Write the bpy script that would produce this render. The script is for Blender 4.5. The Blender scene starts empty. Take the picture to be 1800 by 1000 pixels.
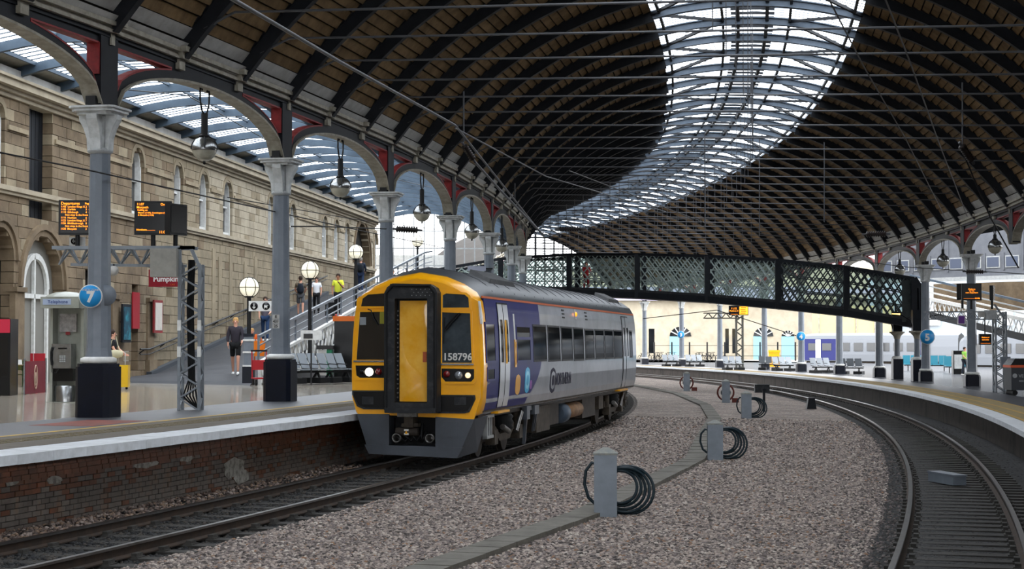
import bpy, math, random
import numpy as np
from mathutils import Vector, Matrix
R=random.Random(7)
sc=bpy.context.scene; COL=sc.collection
pi=math.pi; sin=math.sin; cos=math.cos; sqrt=math.sqrt
# ---------------- camera, sky, exposure ----------------
F=3100.0; CAM=Vector((0,0,2.35)); PIT=math.atan(105/F)
cd=bpy.data.cameras.new('camera'); cam=bpy.data.objects.new('camera',cd); COL.objects.link(cam)
cam.location=CAM; cam.rotation_euler=(pi/2+PIT,0,0); cd.sensor_width=36; cd.lens=36*F/1800; cd.clip_end=2000; cd.clip_start=.1
sc.camera=cam
sc.view_settings.view_transform='Standard'; sc.view_settings.look='None'
sc.view_settings.gamma=1; sc.view_settings.use_curve_mapping=False
sc.view_settings.exposure=0.15
w=bpy.data.worlds.new('overcast'); sc.world=w; w.use_nodes=True
nt=w.node_tree; bg=nt.nodes['Background']
tc=nt.nodes.new('ShaderNodeTexCoord'); nz=nt.nodes.new('ShaderNodeTexNoise'); nz.inputs['Scale'].default_value=2.5
cr=nt.nodes.new('ShaderNodeValToRGB'); cr.color_ramp.elements[0].color=(.88,.91,.96,1); cr.color_ramp.elements[1].color=(1,1,1,1)
nt.links.new(tc.outputs['Generated'],nz.inputs['Vector']); nt.links.new(nz.outputs['Fac'],cr.inputs[0])
nt.links.new(cr.outputs[0],bg.inputs['Color']); bg.inputs['Strength'].default_value=5.6
# ---------------- projection helpers (used only to measure where things stand) ----------------
def ray(x,y):
    u=(x-900)/F; v=(500-y)/F; c,s=cos(PIT),sin(PIT)
    return Vector((u,c-v*s,s+v*c))
def at(x,y,Y):
    d=ray(x,y); return CAM+d*(Y/d.y)
def gnd(x,y,z):
    d=ray(x,y); return CAM+d*((z-CAM.z)/d.z)
CX,CY=-285.0,97.0
def P(r,a,z=0): return Vector((CX+r*cos(a),CY+r*sin(a),z))
def ang(p): return math.atan2(p[1]-CY,p[0]-CX)
def rad(p): return math.hypot(p[0]-CX,p[1]-CY)
def aY(r,Y): return math.asin((Y-CY)/r)
# ---------------- objects ----------------
def link(o,parent=None):
    COL.objects.link(o)
    if parent is not None: o.parent=parent
    return o
def tag(o,label=None,cat=None,group=None,kind=None):
    if label: o['label']=label
    if cat: o['category']=cat
    if group: o['group']=group
    if kind: o['kind']=kind
    return o
def thing(name,label=None,cat=None,loc=(0,0,0),rz=0,group=None,kind=None):
    o=link(bpy.data.objects.new(name,None)); o.location=loc; o.rotation_euler=(0,0,rz)
    o.empty_display_size=.2
    return tag(o,label,cat,group,kind)
class M:
    def __init__(s): s.v=[];s.f=[];s.m=[];s.s=[]
    def add(s,v,f,m=0,sm=False):
        n=len(s.v); s.v.extend([tuple(p) for p in v])
        for q in f: s.f.append(tuple(i+n for i in q)); s.m.append(m); s.s.append(sm)
        return s
    def frame(s,o,ax,ay,az,m=0):
        """box spanned from corner o by three edge vectors"""
        o=Vector(o);ax=Vector(ax);ay=Vector(ay);az=Vector(az)
        v=[o,o+ax,o+ax+ay,o+ay,o+az,o+ax+az,o+ax+ay+az,o+ay+az]
        return s.add(v,[(0,3,2,1),(4,5,6,7),(0,1,5,4),(1,2,6,5),(2,3,7,6),(3,0,4,7)],m)
    def box(s,c,d,rz=0,m=0):
        cc,ss=cos(rz),sin(rz); ax=Vector((cc*d[0],ss*d[0],0)); ay=Vector((-ss*d[1],cc*d[1],0)); az=Vector((0,0,d[2]))
        return s.frame(Vector(c)-ax/2-ay/2-az/2,ax,ay,az,m)
    def beam(s,a,b,w,h=None,m=0,up=(0,0,1)):
        a=Vector(a);b=Vector(b);h=h or w; d=(b-a)
        if d.length<1e-6: return s
        up=Vector(up); 
        if abs(d.normalized().dot(up))>.97: up=Vector((0,1,0)) if abs(d.normalized().y)<.9 else Vector((1,0,0))
        x=d.cross(up).normalized()*w; y=x.cross(d).normalized()*h
        return s.frame(a-x/2-y/2,x,y,d,m)
    def tube(s,pts,r,n=8,m=0,closed=False,cap=True):
        pts=[Vector(p) for p in pts]; k=len(pts); rs=r if hasattr(r,'__len__') else [r]*k
        ref=None; rings=[]
        for i,p in enumerate(pts):
            if closed: t=(pts[(i+1)%k]-pts[i-1])
            else: t=(pts[min(i+1,k-1)]-pts[max(i-1,0)])
            t=t.normalized() if t.length>1e-9 else Vector((0,0,1))
            if ref is None: ref=Vector((0,0,1)) if abs(t.z)<.9 else Vector((1,0,0))
            x=t.cross(ref)
            if x.length<1e-6: x=t.cross(Vector((0,1,0)))
            x.normalize(); y=x.cross(t).normalized(); ref=y
            rings.append([p+(x*cos(2*pi*j/n)+y*sin(2*pi*j/n))*rs[i] for j in range(n)])
        v=[q for g in rings for q in g]; f=[]
        for i in range(k if closed else k-1):
            a=i*n; b=((i+1)%k)*n
            for j in range(n): f.append((a+j,a+(j+1)%n,b+(j+1)%n,b+j))
        s.add(v,f,m,True)
        if cap and not closed:
            s.add(rings[0],[tuple(range(n))[::-1]],m); s.add(rings[-1],[tuple(range(n))],m)
        return s
    def lathe(s,prof,c=(0,0,0),n=16,m=0,rot=0,sm=True,sx=1,sy=1):
        c=Vector(c); v=[];f=[]
        for (r,z) in prof:
            for j in range(n):
                t=rot+2*pi*j/n; v.append(c+Vector((r*cos(t)*sx,r*sin(t)*sy,z)))
        for i in range(len(prof)-1):
            for j in range(n):
                f.append((i*n+j,i*n+(j+1)%n,(i+1)*n+(j+1)%n,(i+1)*n+j))
        s.add(v,f,m,sm)
        if prof[0][0]>1e-4: s.add(v[:n],[tuple(range(n))[::-1]],m)
        if prof[-1][0]>1e-4: s.add(v[-n:],[tuple(range(n))],m)
        return s
    def prism(s,poly,o,ux,uy,dep,m=0):
        """polygon (2-D) in frame o,ux,uy, extruded by vector dep"""
        o=Vector(o);ux=Vector(ux);uy=Vector(uy);dep=Vector(dep)
        a=[o+ux*p[0]+uy*p[1] for p in poly]; n=len(a)
        s.add(a+[q+dep for q in a],[tuple(range(n))[::-1],tuple(range(n,2*n))]+[(i,(i+1)%n,n+(i+1)%n,n+i) for i in range(n)],m)
        return s
    def sphere(s,c,r,n=16,k=10,m=0,z0=-1,z1=1):
        t0=math.asin(z0);t1=math.asin(z1)
        return s.lathe([(max(cos(t0+(t1-t0)*i/k),0)*r,sin(t0+(t1-t0)*i/k)*r) for i in range(k+1)],c,n,m)
    def mesh(s,name,mats):
        me=bpy.data.meshes.new(name); me.from_pydata(s.v,[],s.f)
        for m in mats: me.materials.append(m)
        me.polygons.foreach_set('material_index',s.m); me.polygons.foreach_set('use_smooth',s.s); me.update()
        return me
    def obj(s,name,mats,parent=None,world=False):
        if not isinstance(mats,(list,tuple)): mats=[mats]
        if world and parent is not None:
            L=parent.matrix_basis.inverted() if parent.parent is None else (parent.parent.matrix_basis@parent.matrix_basis).inverted()
            s.v=[tuple(L@Vector(p)) for p in s.v]
        return link(bpy.data.objects.new(name,s.mesh(name,mats)),parent)
def inst(name,me,mw,parent):
    """linked-data part placed by a matrix relative to its parent"""
    o=bpy.data.objects.new(name,me); COL.objects.link(o); o.parent=parent; o.matrix_basis=mw; return o
def copy_tree(o,parent=None):
    c=o.copy(); COL.objects.link(c); c.parent=parent
    for ch in list(o.children): copy_tree(ch,c)
    return c
def put(o,loc,rz=0,label=None,group=None):
    o.location=loc; o.rotation_euler=(0,0,rz)
    if label: o['label']=label
    if group: o['group']=group
    return o
_tm={}
def text(s,size,mat,name,parent,loc,rot=(pi/2,0,0),ex=.004,align='CENTER',sx=1,bold=0):
    """flat lettering as a mesh; rot (pi/2,0,0) faces local -y"""
    c=bpy.data.curves.new('t','FONT'); c.body=s; c.size=size; c.extrude=ex; c.align_x=align; c.align_y='CENTER'; c.offset=bold; c.resolution_u=3
    t=bpy.data.objects.new('t',c); COL.objects.link(t); dg=bpy.context.evaluated_depsgraph_get(); dg.update()
    me=bpy.data.meshes.new_from_object(t.evaluated_get(dg)); bpy.data.objects.remove(t); bpy.data.curves.remove(c)
    me.materials.clear(); me.materials.append(mat); me.name=name
    o=link(bpy.data.objects.new(name,me),parent); o.location=loc; o.rotation_euler=rot; o.scale=(sx,1,1)
    return o
# ---------------- materials ----------------
def lin(h):
    h=h.lstrip('#'); c=[int(h[i:i+2],16)/255 for i in (0,2,4)]
    return tuple([(x/12.92 if x<=.04045 else ((x+.055)/1.055)**2.4) for x in c]+[1])
def mat(name,c,rough=.6,metal=0,c2=None,scale=4,lo=.35,hi=.7,bump=0,bs=30,detail=6,emit=0,coat=0,spec=.3,stretch=(1,1,1),c3=None,obj=False,rv=0):
    m=bpy.data.materials.new(name); m.use_nodes=True; n=m.node_tree; b=n.nodes['Principled BSDF']; L=n.links.new
    b.inputs['Base Color'].default_value=lin(c); b.inputs['Roughness'].default_value=rough; b.inputs['Metallic'].default_value=metal
    b.inputs['Specular IOR Level'].default_value=spec; b.inputs['Coat Weight'].default_value=coat; b.inputs['Coat Roughness'].default_value=.05
    if emit: b.inputs['Emission Color'].default_value=lin(c); b.inputs['Emission Strength'].default_value=emit
    vec=None
    if c2 or bump:
        g=n.nodes.new('ShaderNodeTexCoord') if obj else n.nodes.new('ShaderNodeNewGeometry')
        mp=n.nodes.new('ShaderNodeMapping'); mp.inputs['Scale'].default_value=stretch
        L(g.outputs['Object' if obj else 'Position'],mp.inputs['Vector']); vec=mp.outputs[0]
    if c2:
        t=n.nodes.new('ShaderNodeTexNoise'); t.inputs['Scale'].default_value=scale; t.inputs['Detail'].default_value=detail; t.inputs['Roughness'].default_value=.65
        L(vec,t.inputs['Vector']); r=n.nodes.new('ShaderNodeValToRGB'); e=r.color_ramp.elements
        e[0].position=lo; e[1].position=hi; e[0].color=lin(c); e[1].color=lin(c2)
        if c3: k=e.new((lo+hi)/2); k.color=lin(c3)
        L(t.outputs['Fac'],r.inputs[0]); out=r.outputs[0]
        if rv:
            oi=n.nodes.new('ShaderNodeObjectInfo'); mr=n.nodes.new('ShaderNodeMapRange'); mr.inputs['To Min'].default_value=1-rv; mr.inputs['To Max'].default_value=1+rv
            L(oi.outputs['Random'],mr.inputs[0]); mx=n.nodes.new('ShaderNodeMixRGB'); mx.blend_type='MULTIPLY'; mx.inputs[0].default_value=1
            L(out,mx.inputs[1]); L(mr.outputs[0],mx.inputs[2]); out=mx.outputs[0]
        L(out,b.inputs['Base Color'])
    if bump:
        t=n.nodes.new('ShaderNodeTexNoise'); t.inputs['Scale'].default_value=bs; t.inputs['Detail'].default_value=4
        L(vec,t.inputs['Vector']); k=n.nodes.new('ShaderNodeBump'); k.inputs['Strength'].default_value=bump; k.inputs['Distance'].default_value=.03
        L(t.outputs['Fac'],k.inputs['Height']); L(k.outputs[0],b.inputs['Normal'])
    return m
def glass(name,c='#ffffff',alpha=.12,rough=.05):
    m=bpy.data.materials.new(name); m.use_nodes=True; n=m.node_tree; n.nodes.remove(n.nodes['Principled BSDF'])
    o=n.nodes['Material Output']; t=n.nodes.new('ShaderNodeBsdfTransparent'); g=n.nodes.new('ShaderNodeBsdfGlossy'); x=n.nodes.new('ShaderNodeMixShader')
    t.inputs[0].default_value=lin(c); g.inputs['Roughness'].default_value=rough; x.inputs[0].default_value=alpha
    n.links.new(t.outputs[0],x.inputs[1]); n.links.new(g.outputs[0],x.inputs[2]); n.links.new(x.outputs[0],o.inputs['Surface']); return m
def sheen(name,c,k=.1,rough=.08):
    """matt body with a thin even sheen"""
    m=bpy.data.materials.new(name); m.use_nodes=True; n=m.node_tree; n.nodes.remove(n.nodes['Principled BSDF'])
    o=n.nodes['Material Output']; t=n.nodes.new('ShaderNodeBsdfDiffuse'); g=n.nodes.new('ShaderNodeBsdfGlossy'); x=n.nodes.new('ShaderNodeMixShader')
    t.inputs[0].default_value=lin(c); g.inputs['Roughness'].default_value=rough; x.inputs[0].default_value=k
    n.links.new(t.outputs[0],x.inputs[1]); n.links.new(g.outputs[0],x.inputs[2]); n.links.new(x.outputs[0],o.inputs['Surface']); return m
K={}
K['black']=mat('black_paint','#0a0d13',.5,c2='#12161d',scale=3,spec=.2)
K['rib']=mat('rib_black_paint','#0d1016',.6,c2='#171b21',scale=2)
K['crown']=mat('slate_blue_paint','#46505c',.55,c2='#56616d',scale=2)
K['blue']=mat('blue_grey_steel','#3a4856',.5,c2='#495866',scale=2)
K['grey']=mat('grey_paint','#646b74',.35,c2='#70777f',scale=3)
K['lgrey']=mat('light_grey_paint','#a2a5a6',.5,c2='#8b8e8e',scale=6)
K['capg']=mat('pale_capital_paint','#c3c6c6',.5,c2='#a3a6a5',scale=6)
K['seatg']=mat('perforated_seat_grey','#858b91',.4,.3)
K['cream']=mat('dirty_cream_paint','#a09b8e',.6,c2='#7a7568',scale=5)
K['white']=mat('white_paint','#d4d5d3',.5,c2='#bdbdb9',scale=8)
K['offw']=mat('old_white_paint','#b3b2af',.7,c2='#97958f',scale=2)
K['navy']=mat('navy_gloss_paint','#060a16',.4,c2='#0a101f',scale=5,spec=.25)
K['red']=mat('red_paint','#8c2a2c',.5,c2='#6f2224',scale=6)
K['board']=mat('roof_board','#7c664a',.85,c2='#554430',scale=1.6,c3='#6b583f',rv=.13,spec=.1)
for _n,_c,_d in (('A','#766146','#51412d'),('B','#6b583f','#4a3b29'),('C','#816b4d','#5b4a33')): K['board'+_n]=mat('roof_board_'+_n,_c,.8,c2=_d,scale=1.6)
K['boardgap']=mat('roof_board_gap','#17120d',.9)
K['rod']=mat('tie_rod_steel','#47484b',.45,c2='#525357',scale=2)
K['wire']=mat('dark_wire','#131416',.5)
K['steel']=mat('worn_steel','#6d6c6a',.35,.9,c2='#4b4947',scale=8)
K['railtop']=mat('rail_steel','#6d6b69',.28,.9,c2='#524f4b',scale=3)
K['railweb']=mat('rusty_rail_web','#241d18',.85,c2='#3a2b20',scale=6)
K['sleeper']=mat('sleeper_concrete','#3c3a37',.9,c2='#2b2a28',scale=5,bump=.3)
K['glassroof']=glass('roof_glass','#f0f5fa',.06,.2)
K['glass']=glass('window_glass','#9fb0b4',.25,.03)
K['dglass']=mat('dark_window_glass','#0c0f12',.06,0,spec=.8)
K['chrome']=mat('brushed_steel','#9a9c9c',.25,.9,c2='#7d7f80',scale=10)
K['rubber']=mat('black_rubber','#0e0f11',.7)
K['yellow']=mat('warning_yellow','#e5a40c',.32,c2='#dc9709',scale=2,coat=.4)
K['concrete']=mat('concrete','#6d6a63',.9,c2='#57544e',scale=3,bump=.3)
K['ledo']=mat('amber_led','#ff8a1c',.5,emit=2.6)
K['screen']=mat('black_screen','#070708',.25)
K['globe']=mat('opal_globe','#f3ecd4',.4,emit=.55)
K['globeoff']=mat('unlit_opal_globe','#a9a697',.25,c2='#8b887a',scale=5,coat=.5)
# ---------------- curved station line ----------------
def rL(Z): return 284.1+.026*(min(max(Z,14),94)-34)
RR=306.3
A0=-.2233; DA=.0343
def aCol(n): return A0+DA*n
ZL,ZR=8.6,8.05          # height of the roof springing, left and right
RISE=5.5
def roof(a,t,off=0,rl=None):
    """point on the roof's cross-section at angle a; t 0..1 left to right; off along the outward normal"""
    r0=rL(CY+284.5*sin(a)) if rl is None else rl
    hw=(RR-r0)/2; rm=(RR+r0)/2; RB=(hw*hw+RISE*RISE)/(2*RISE); c=RB-RISE
    th=math.asin(hw/RB); q=-th+2*th*t
    return P(rm+(RB+off)*sin(q),a,ZL+(ZR-ZL)*t+(RB+off)*cos(q)-c)
# ================= SETTING: ground, platforms =================
def sector(m,r0,r1,z0,z1,a0,a1,n=60,k=1,mi=0,f=None):
    """ring sector surface; r0,r1,z0,z1 may be functions of angle"""
    v=[];fc=[]
    g=lambda q,a:q(a) if callable(q) else q
    for i in range(n+1):
        a=a0+(a1-a0)*i/n
        for j in range(k+1):
            u=j/k; v.append(P(g(r0,a)+(g(r1,a)-g(r0,a))*u,a,g(z0,a)+(g(z1,a)-g(z0,a))*u))
    for i in range(n):
        for j in range(k):
            q=i*(k+1)+j; fc.append((q,q+1,q+k+2,q+k+1))
    m.add(v,fc,mi); return m
AN,AF=-.5,.62
def zg(r): return -.11-.0205*(r-288)          # ballast falls gently to the right-hand track
ZPL,ZPR=.95,.45
# ballast materials
def ballast_mat(name,cols,dark=1.0):
    m=bpy.data.materials.new(name); m.use_nodes=True; n=m.node_tree; b=n.nodes['Principled BSDF']; L=n.links.new
    g=n.nodes.new('ShaderNodeNewGeometry'); vo=n.nodes.new('ShaderNodeTexVoronoi'); vo.inputs['Scale'].default_value=17
    L(g.outputs['Position'],vo.inputs['Vector']); r=n.nodes.new('ShaderNodeValToRGB'); e=r.color_ramp.elements
    e[0].color=lin(cols[0]); e[1].color=lin(cols[-1])
    for i,c in enumerate(cols[1:-1]): k=e.new((i+1)/(len(cols)-1)); k.color=lin(c)
    s=n.nodes.new('ShaderNodeSeparateColor'); L(vo.outputs['Color'],s.inputs[0]); L(s.outputs[0],r.inputs[0])
    nz=n.nodes.new('ShaderNodeTexNoise'); nz.inputs['Scale'].default_value=.9; nz.inputs['Detail'].default_value=5; L(g.outputs['Position'],nz.inputs['Vector'])
    mr=n.nodes.new('ShaderNodeMapRange'); mr.inputs['From Min'].default_value=.35; mr.inputs['From Max'].default_value=.65; mr.inputs['To Min'].default_value=.72; mr.inputs['To Max'].default_value=1.12
    L(nz.outputs['Fac'],mr.inputs[0]); mx=n.nodes.new('ShaderNodeMixRGB'); mx.blend_type='MULTIPLY'; mx.inputs[0].default_value=1; L(r.outputs[0],mx.inputs[1]); L(mr.outputs[0],mx.inputs[2])
    L(mx.outputs[0],b.inputs['Base Color']); b.inputs['Roughness'].default_value=.95
    bp=n.nodes.new('ShaderNodeBump'); bp.inputs['Strength'].default_value=.9; bp.inputs['Distance'].default_value=.05; bp.invert=True
    L(vo.outputs['Distance'],bp.inputs['Height']); L(bp.outputs[0],b.inputs['Normal']); return m
PINK=['#433c3a','#6e6460','#8a7f77','#796f68','#9b9087','#5b5450','#b2a8a0','#8a7262','#777069']
DARK=['#17181a','#232425','#2c2c2d','#1f2021','#363534','#1a1b1d','#2a2623']
K['bal']=ballast_mat('ballast_granite',PINK); K['bald']=ballast_mat('oily_ballast',DARK)
m=M()
sector(m,270,287.2,-.2,-.2,AN,AF,80,1,1)
sector(m,287.2,291.0,zg(287.2)-.06,zg(291)-.03,AN,AF,120,1,1)
sector(m,291.0,298.9,zg(291),zg(298.9),AN,AF,120,2,0)
sector(m,298.9,302.2,zg(298.9),zg(302.2),AN,AF,120,1,1)
gr=m.obj('track_bed',[K['bal'],K['bald']]); tag(gr,kind='structure')
# wide ground outside the station
m=M(); m.add([(-400,-60,-.6),(400,-60,-.6),(400,900,-.6),(-400,900,-.6)],[(0,1,2,3)],0); g=m.obj('ground',[K['concrete']]); tag(g,kind='structure')
# loose stones
def stones(name,rng,n,size,mats,seed,pick,label,zoff=0.0,wts=None):
    rs=np.random.RandomState(seed)
    ico=np.array([(0,0,1),(.9,0,.35),(.28,.85,.4),(-.72,.53,.38),(-.7,-.5,.42),(.3,-.86,.36),(.7,.5,-.4),(-.3,.86,-.4),(-.9,0,-.4),(-.3,-.85,-.4),(.7,-.5,-.4)],dtype=float)
    tri=np.array([(0,1,2),(0,2,3),(0,3,4),(0,4,5),(0,5,1),(1,6,2),(2,7,3),(3,8,4),(4,9,5),(5,10,1),(2,6,7),(3,7,8),(4,8,9),(5,9,10),(1,10,6)])
    r0,r1,Z0,Z1=rng
    u=rs.rand(n); Zs=1/(1/Z0+u*(1/Z1-1/Z0)) if pick else Z0+(Z1-Z0)*u
    rr=r0+(r1-r0)*rs.rand(n); aa=np.arcsin((Zs-CY)/rr)
    cx=CX+rr*np.cos(aa); cy=Zs; cz=-.11-.0205*(rr-288)+zoff
    S=size*(.55+.8*rs.rand(n,1,1)**1.5)*(np.maximum(1,(Zs/34))[:,None,None]**.5)
    V=np.repeat(ico[None],n,0)*(1+.35*(rs.rand(n,11,3)-.5))*np.array([1,.8,.62])*S*(.75+.5*rs.rand(n,1,3))
    th=rs.rand(n)*2*pi; ph=(rs.rand(n)-.5)*1.0
    c,s=np.cos(th)[:,None],np.sin(th)[:,None]; c2,s2=np.cos(ph)[:,None],np.sin(ph)[:,None]
    x,y,z=V[:,:,0],V[:,:,1],V[:,:,2]; y,z=y*c2-z*s2,y*s2+z*c2; x,y=x*c-y*s,x*s+y*c
    V=np.stack([x+cx[:,None],y+cy[:,None],z+cz[:,None]],-1).reshape(-1,3)
    T=(tri[None]+(np.arange(n)*11)[:,None,None]).reshape(-1,3)
    me=bpy.data.meshes.new(name); nv=len(V); nf=len(T)
    me.vertices.add(nv); me.vertices.foreach_set('co',V.ravel()); me.loops.add(nf*3); me.loops.foreach_set('vertex_index',T.ravel().astype(np.int32))
    me.polygons.add(nf); me.polygons.foreach_set('loop_start',np.arange(0,nf*3,3,dtype=np.int32))
    w=np.array(wts or [1]*len(mats),float); mi=rs.choice(len(mats),n,p=w/w.sum()); me.polygons.foreach_set('material_index',np.repeat(mi,15).astype(np.int32))
    for q in mats: me.materials.append(q)
    me.update(); me.validate(); o=link(bpy.data.objects.new(name,me)); tag(o,label,'ballast',kind='stuff'); return o
SM=[mat('stone_%d'%i,c,.9) for i,c in enumerate(['#6d6462','#857a73','#9d9188','#57504c','#7f6450','#b0a79d','#403b39'])]
SD=[mat('oily_stone_%d'%i,c,.8) for i,c in enumerate(['#1b1c1d','#282828','#333231','#202123','#3d3833'])]
SW=[mat('brown_stone_%d'%i,c,.9) for i,c in enumerate(['#4a3e38','#5e5049','#3a322e','#6f5c4c','#7d716a'])]
stones('ballast_stones',(291.0,298.95,17.5,62),82000,.029,SM,1,True,'pinkish grey granite ballast between the two tracks',wts=[4,4,3,3,.7,1,2])
stones('oily_ballast_stones',(287.9,291.1,17.5,50),15000,.034,SD,2,True,'dark oily ballast under the left-hand track',zoff=-.035)
stones('black_ballast_stones',(298.6,302.0,18,60),18000,.027,SD,3,True,'black ballast between the sleepers of the right-hand track',zoff=-.012)
stones('wall_foot_stones',(287.8,288.75,18,36),4200,.034,SW,5,True,'brown stones heaped along the foot of the brick platform wall',zoff=.01)
stones('mixed_ballast_stones',(298.45,299.3,17.5,50),3500,.028,[SM[3],SM[6],SD[2],SM[0]],9,True,'mixed dark and pink ballast at the sleeper ends of the right-hand track',zoff=.0)
# ---------------- platforms ----------------
K['asph']=mat('platform_asphalt','#3a3c41',.42,c2='#44464a',scale=1.2,bump=.05,bs=80)
K['terr']=mat('polished_terrazzo','#a59d90',.13,c2='#958d80',scale=3,detail=10,coat=.3)
K['pave']=mat('brown_edge_paving','#5b544a',.75,c2='#4d473f',scale=4,bump=.1)
K['cop']=mat('white_edge_paint','#c4c8cc',.6,c2='#aeb1b4',scale=5,rv=.06)
K['yl']=mat('yellow_line_paint','#c79f3a',.7,c2='#8f7838',scale=9)
K['brick']=mat('engineering_brick','#544b45',.7,c2='#6f5848',scale=3,c3='#635c56',rv=.3)
K['brickr']=mat('rust_stained_brick','#6e3f27',.65,c2='#46301f',scale=3,rv=.3)
K['mort']=mat('dark_mortar','#131110',.9)
aN=aY(288,-32); 
def rfac(a):   # radius where the building's front wall crosses angle a
    # facade: X=-13.5+.11*(Z-62.5)
    c,s=cos(a),sin(a); # CX+r c = -13.5+.11*(CY+r s-62.5)
    return (-13.5+.11*(CY-62.5)-CX)/(c-.11*s)
pl=thing('platform_floor',kind='structure')
m=M(); sector(m,286.06,287.75,ZPL,ZPL,aN,.3,100); m.obj('edge_paving',K['pave'],pl)
m=M(); sector(m,285.94,286.06,ZPL+.002,ZPL+.002,aN,.3,100); m.obj('yellow_line',K['yl'],pl)
m=M(); sector(m,283.7,285.94,ZPL,ZPL,aN,.3,100); m.obj('asphalt_strip',K['asph'],pl)
m=M(); sector(m,lambda a:min(rfac(a)-1.5,283),283.7,1.17,ZPL,aN,.16,100,3); m.obj('terrazzo',K['terr'],pl)
m=M(); sector(m,240,lambda a:min(rfac(a)-1.5,283),1.1,1.1,aN,.16,60,1); m.obj('inner_floor',K['terr'],pl)
def ringbox(m,r0,r1,z0,z1,a0,a1,n=1,mi=0):
    for i in range(n):
        b0=a0+(a1-a0)*i/n;b1=a0+(a1-a0)*(i+1)/n
        v=[P(r0,b0,z0),P(r1,b0,z0),P(r1,b1,z0),P(r0,b1,z0),P(r0,b0,z1),P(r1,b0,z1),P(r1,b1,z1),P(r0,b1,z1)]
        m.add(v,[(0,3,2,1),(4,5,6,7),(0,1,5,4),(1,2,6,5),(2,3,7,6),(3,0,4,7)],mi)
    return m
def rmat(r,a,z,rl=1): return Matrix.Translation(P(r,a,z))@Matrix.Rotation(a,4,'Z')
ln=.895; m=M(); m.box((-.375,0,-.065),(.75,ln,.13)); me=m.mesh('coping_stone',[K['cop']])
a=aY(288.5,16)
while a<aY(288.5,60): inst('coping_stone',me,rmat(288.5,a,ZPL+R.uniform(-.003,.003)),pl); a+=.9/288.5
m=M(); ringbox(m,287.75,288.5,ZPL-.13,ZPL,a,.3,60); m.obj('coping',K['cop'],pl)
m=M(); ringbox(m,287.75,288.5,ZPL-.13,ZPL,aN,aY(288.5,16)-.0016,30); m.obj('coping',K['cop'],pl)
# tactile studs along the left edge
m=M()
for k in range(520):
    a=aY(286.8,17)+k*.12/286.8
    for j in range(3): 
        p=P(286.55+j*.2,a,ZPL); m.box((p.x,p.y,p.z+.004),(.07,.07,.008),a)
o=m.obj('tactile_stud',mat('buff_tactile','#6c6146',.8),pl); o['kind']='stuff'
# red painted hatch near the first column
c1=gnd(168,746,ZPL); m=M(); ringbox(m,284.55,285.75,ZPL,ZPL+.004,ang(c1)-.0022,ang(c1)+.0056,3); m.obj('red_marking',mat('worn_red_paint','#7c3a2c',.7,c2='#4a3a36',scale=5,hi=.8),pl)
# brick wall of the left platform: corbel courses and bricks
wl=thing('wall_platform_left',kind='structure')
rw=288.0
m=M(); ringbox(m,287.0,rw-.02,-.3,ZPL-.13,aN,.3,90); m.obj('wall_core',K['mort'],wl)
bl=.226; bm=M(); bm.box((-.05,0,.0),(.1,bl-.014,.066)); 
bmes=[bm.mesh('brick',[K['brick']]),bm.mesh('brick',[K['brickr']])]
cand=[]
rows=[]
z=-.2; k=0
while z<.50: rows.append((z+.036,rw,0 if z<.28 else None)); z+=.076; k+=1
rows+= [(.575,rw+.03,1),(.652,rw+.07,1),(.728,rw+.11,1),(.79,rw+.15,1)]
joined=M(); joinedr=M(); cnt=0
cells=[]
for q,(z,r,kk) in enumerate(rows):
    n0=aY(288,17.5)+(q%2)*bl/2/288
    j=0
    while True:
        a=n0+j*bl/288; p=P(r,a,z)
        if p.y>60: break
        cells.append((p.y,q,r,a,z,kk,j)); j+=1
cells.sort()
for (Y,q,r,a,z,kk,j) in cells:
    h=R.random(); red=(kk==1) or (kk is None and h<.7) or (kk==0 and h<.14)
    dr=R.uniform(-.006,.006)
    if cnt<300 and z>.0 and Y>19:
        inst('brick',bmes[1 if red else 0],rmat(r+dr,a,z),wl); cnt+=1
    else:
        t=joinedr if red else joined; c=P(r-.05+dr,a,z); t.box(c,(.1,bl-.014,.066),a)
o=joined.obj('brickwork',K['brick'],wl); o['kind']='stuff'
o=joinedr.obj('rusty_brickwork',K['brickr'],wl); o['kind']='stuff'
# efflorescence and paint patches on the brick wall
wp=mat('white_lime_stain','#8f8d86',.8,c2='#5b5651',scale=9,lo=.45,hi=.62)
def stain(px,py,w,h,mt,name='lime_stain'):
    p=gnd(px,py,.3); 
    # intersect with wall radius
    d=ray(px,py); t=20.
    for _ in range(40):
        q=CAM+d*t; t+= (rad(q)-(rw+.012))*2.5 if True else 0
    q=CAM+d*t; a=ang(q); m=M(); n=12
    pts=[]
    for i in range(n):
        th=2*pi*i/n; k=.7+.45*R.random(); pts.append((q+Vector((-sin(a),cos(a),0))*cos(th)*w/2*k+Vector((0,0,1))*sin(th)*h/2*k))
    m.add(pts,[tuple(range(n))]); m.obj(name,mt,wl)
for q_ in ((412,822,1.1,.4),(425,838,.7,.25),(258,816,.8,.12),(330,806,.6,.1),(95,842,.5,.12),(20,845,.4,.14)): stain(*q_,wp)
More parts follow.
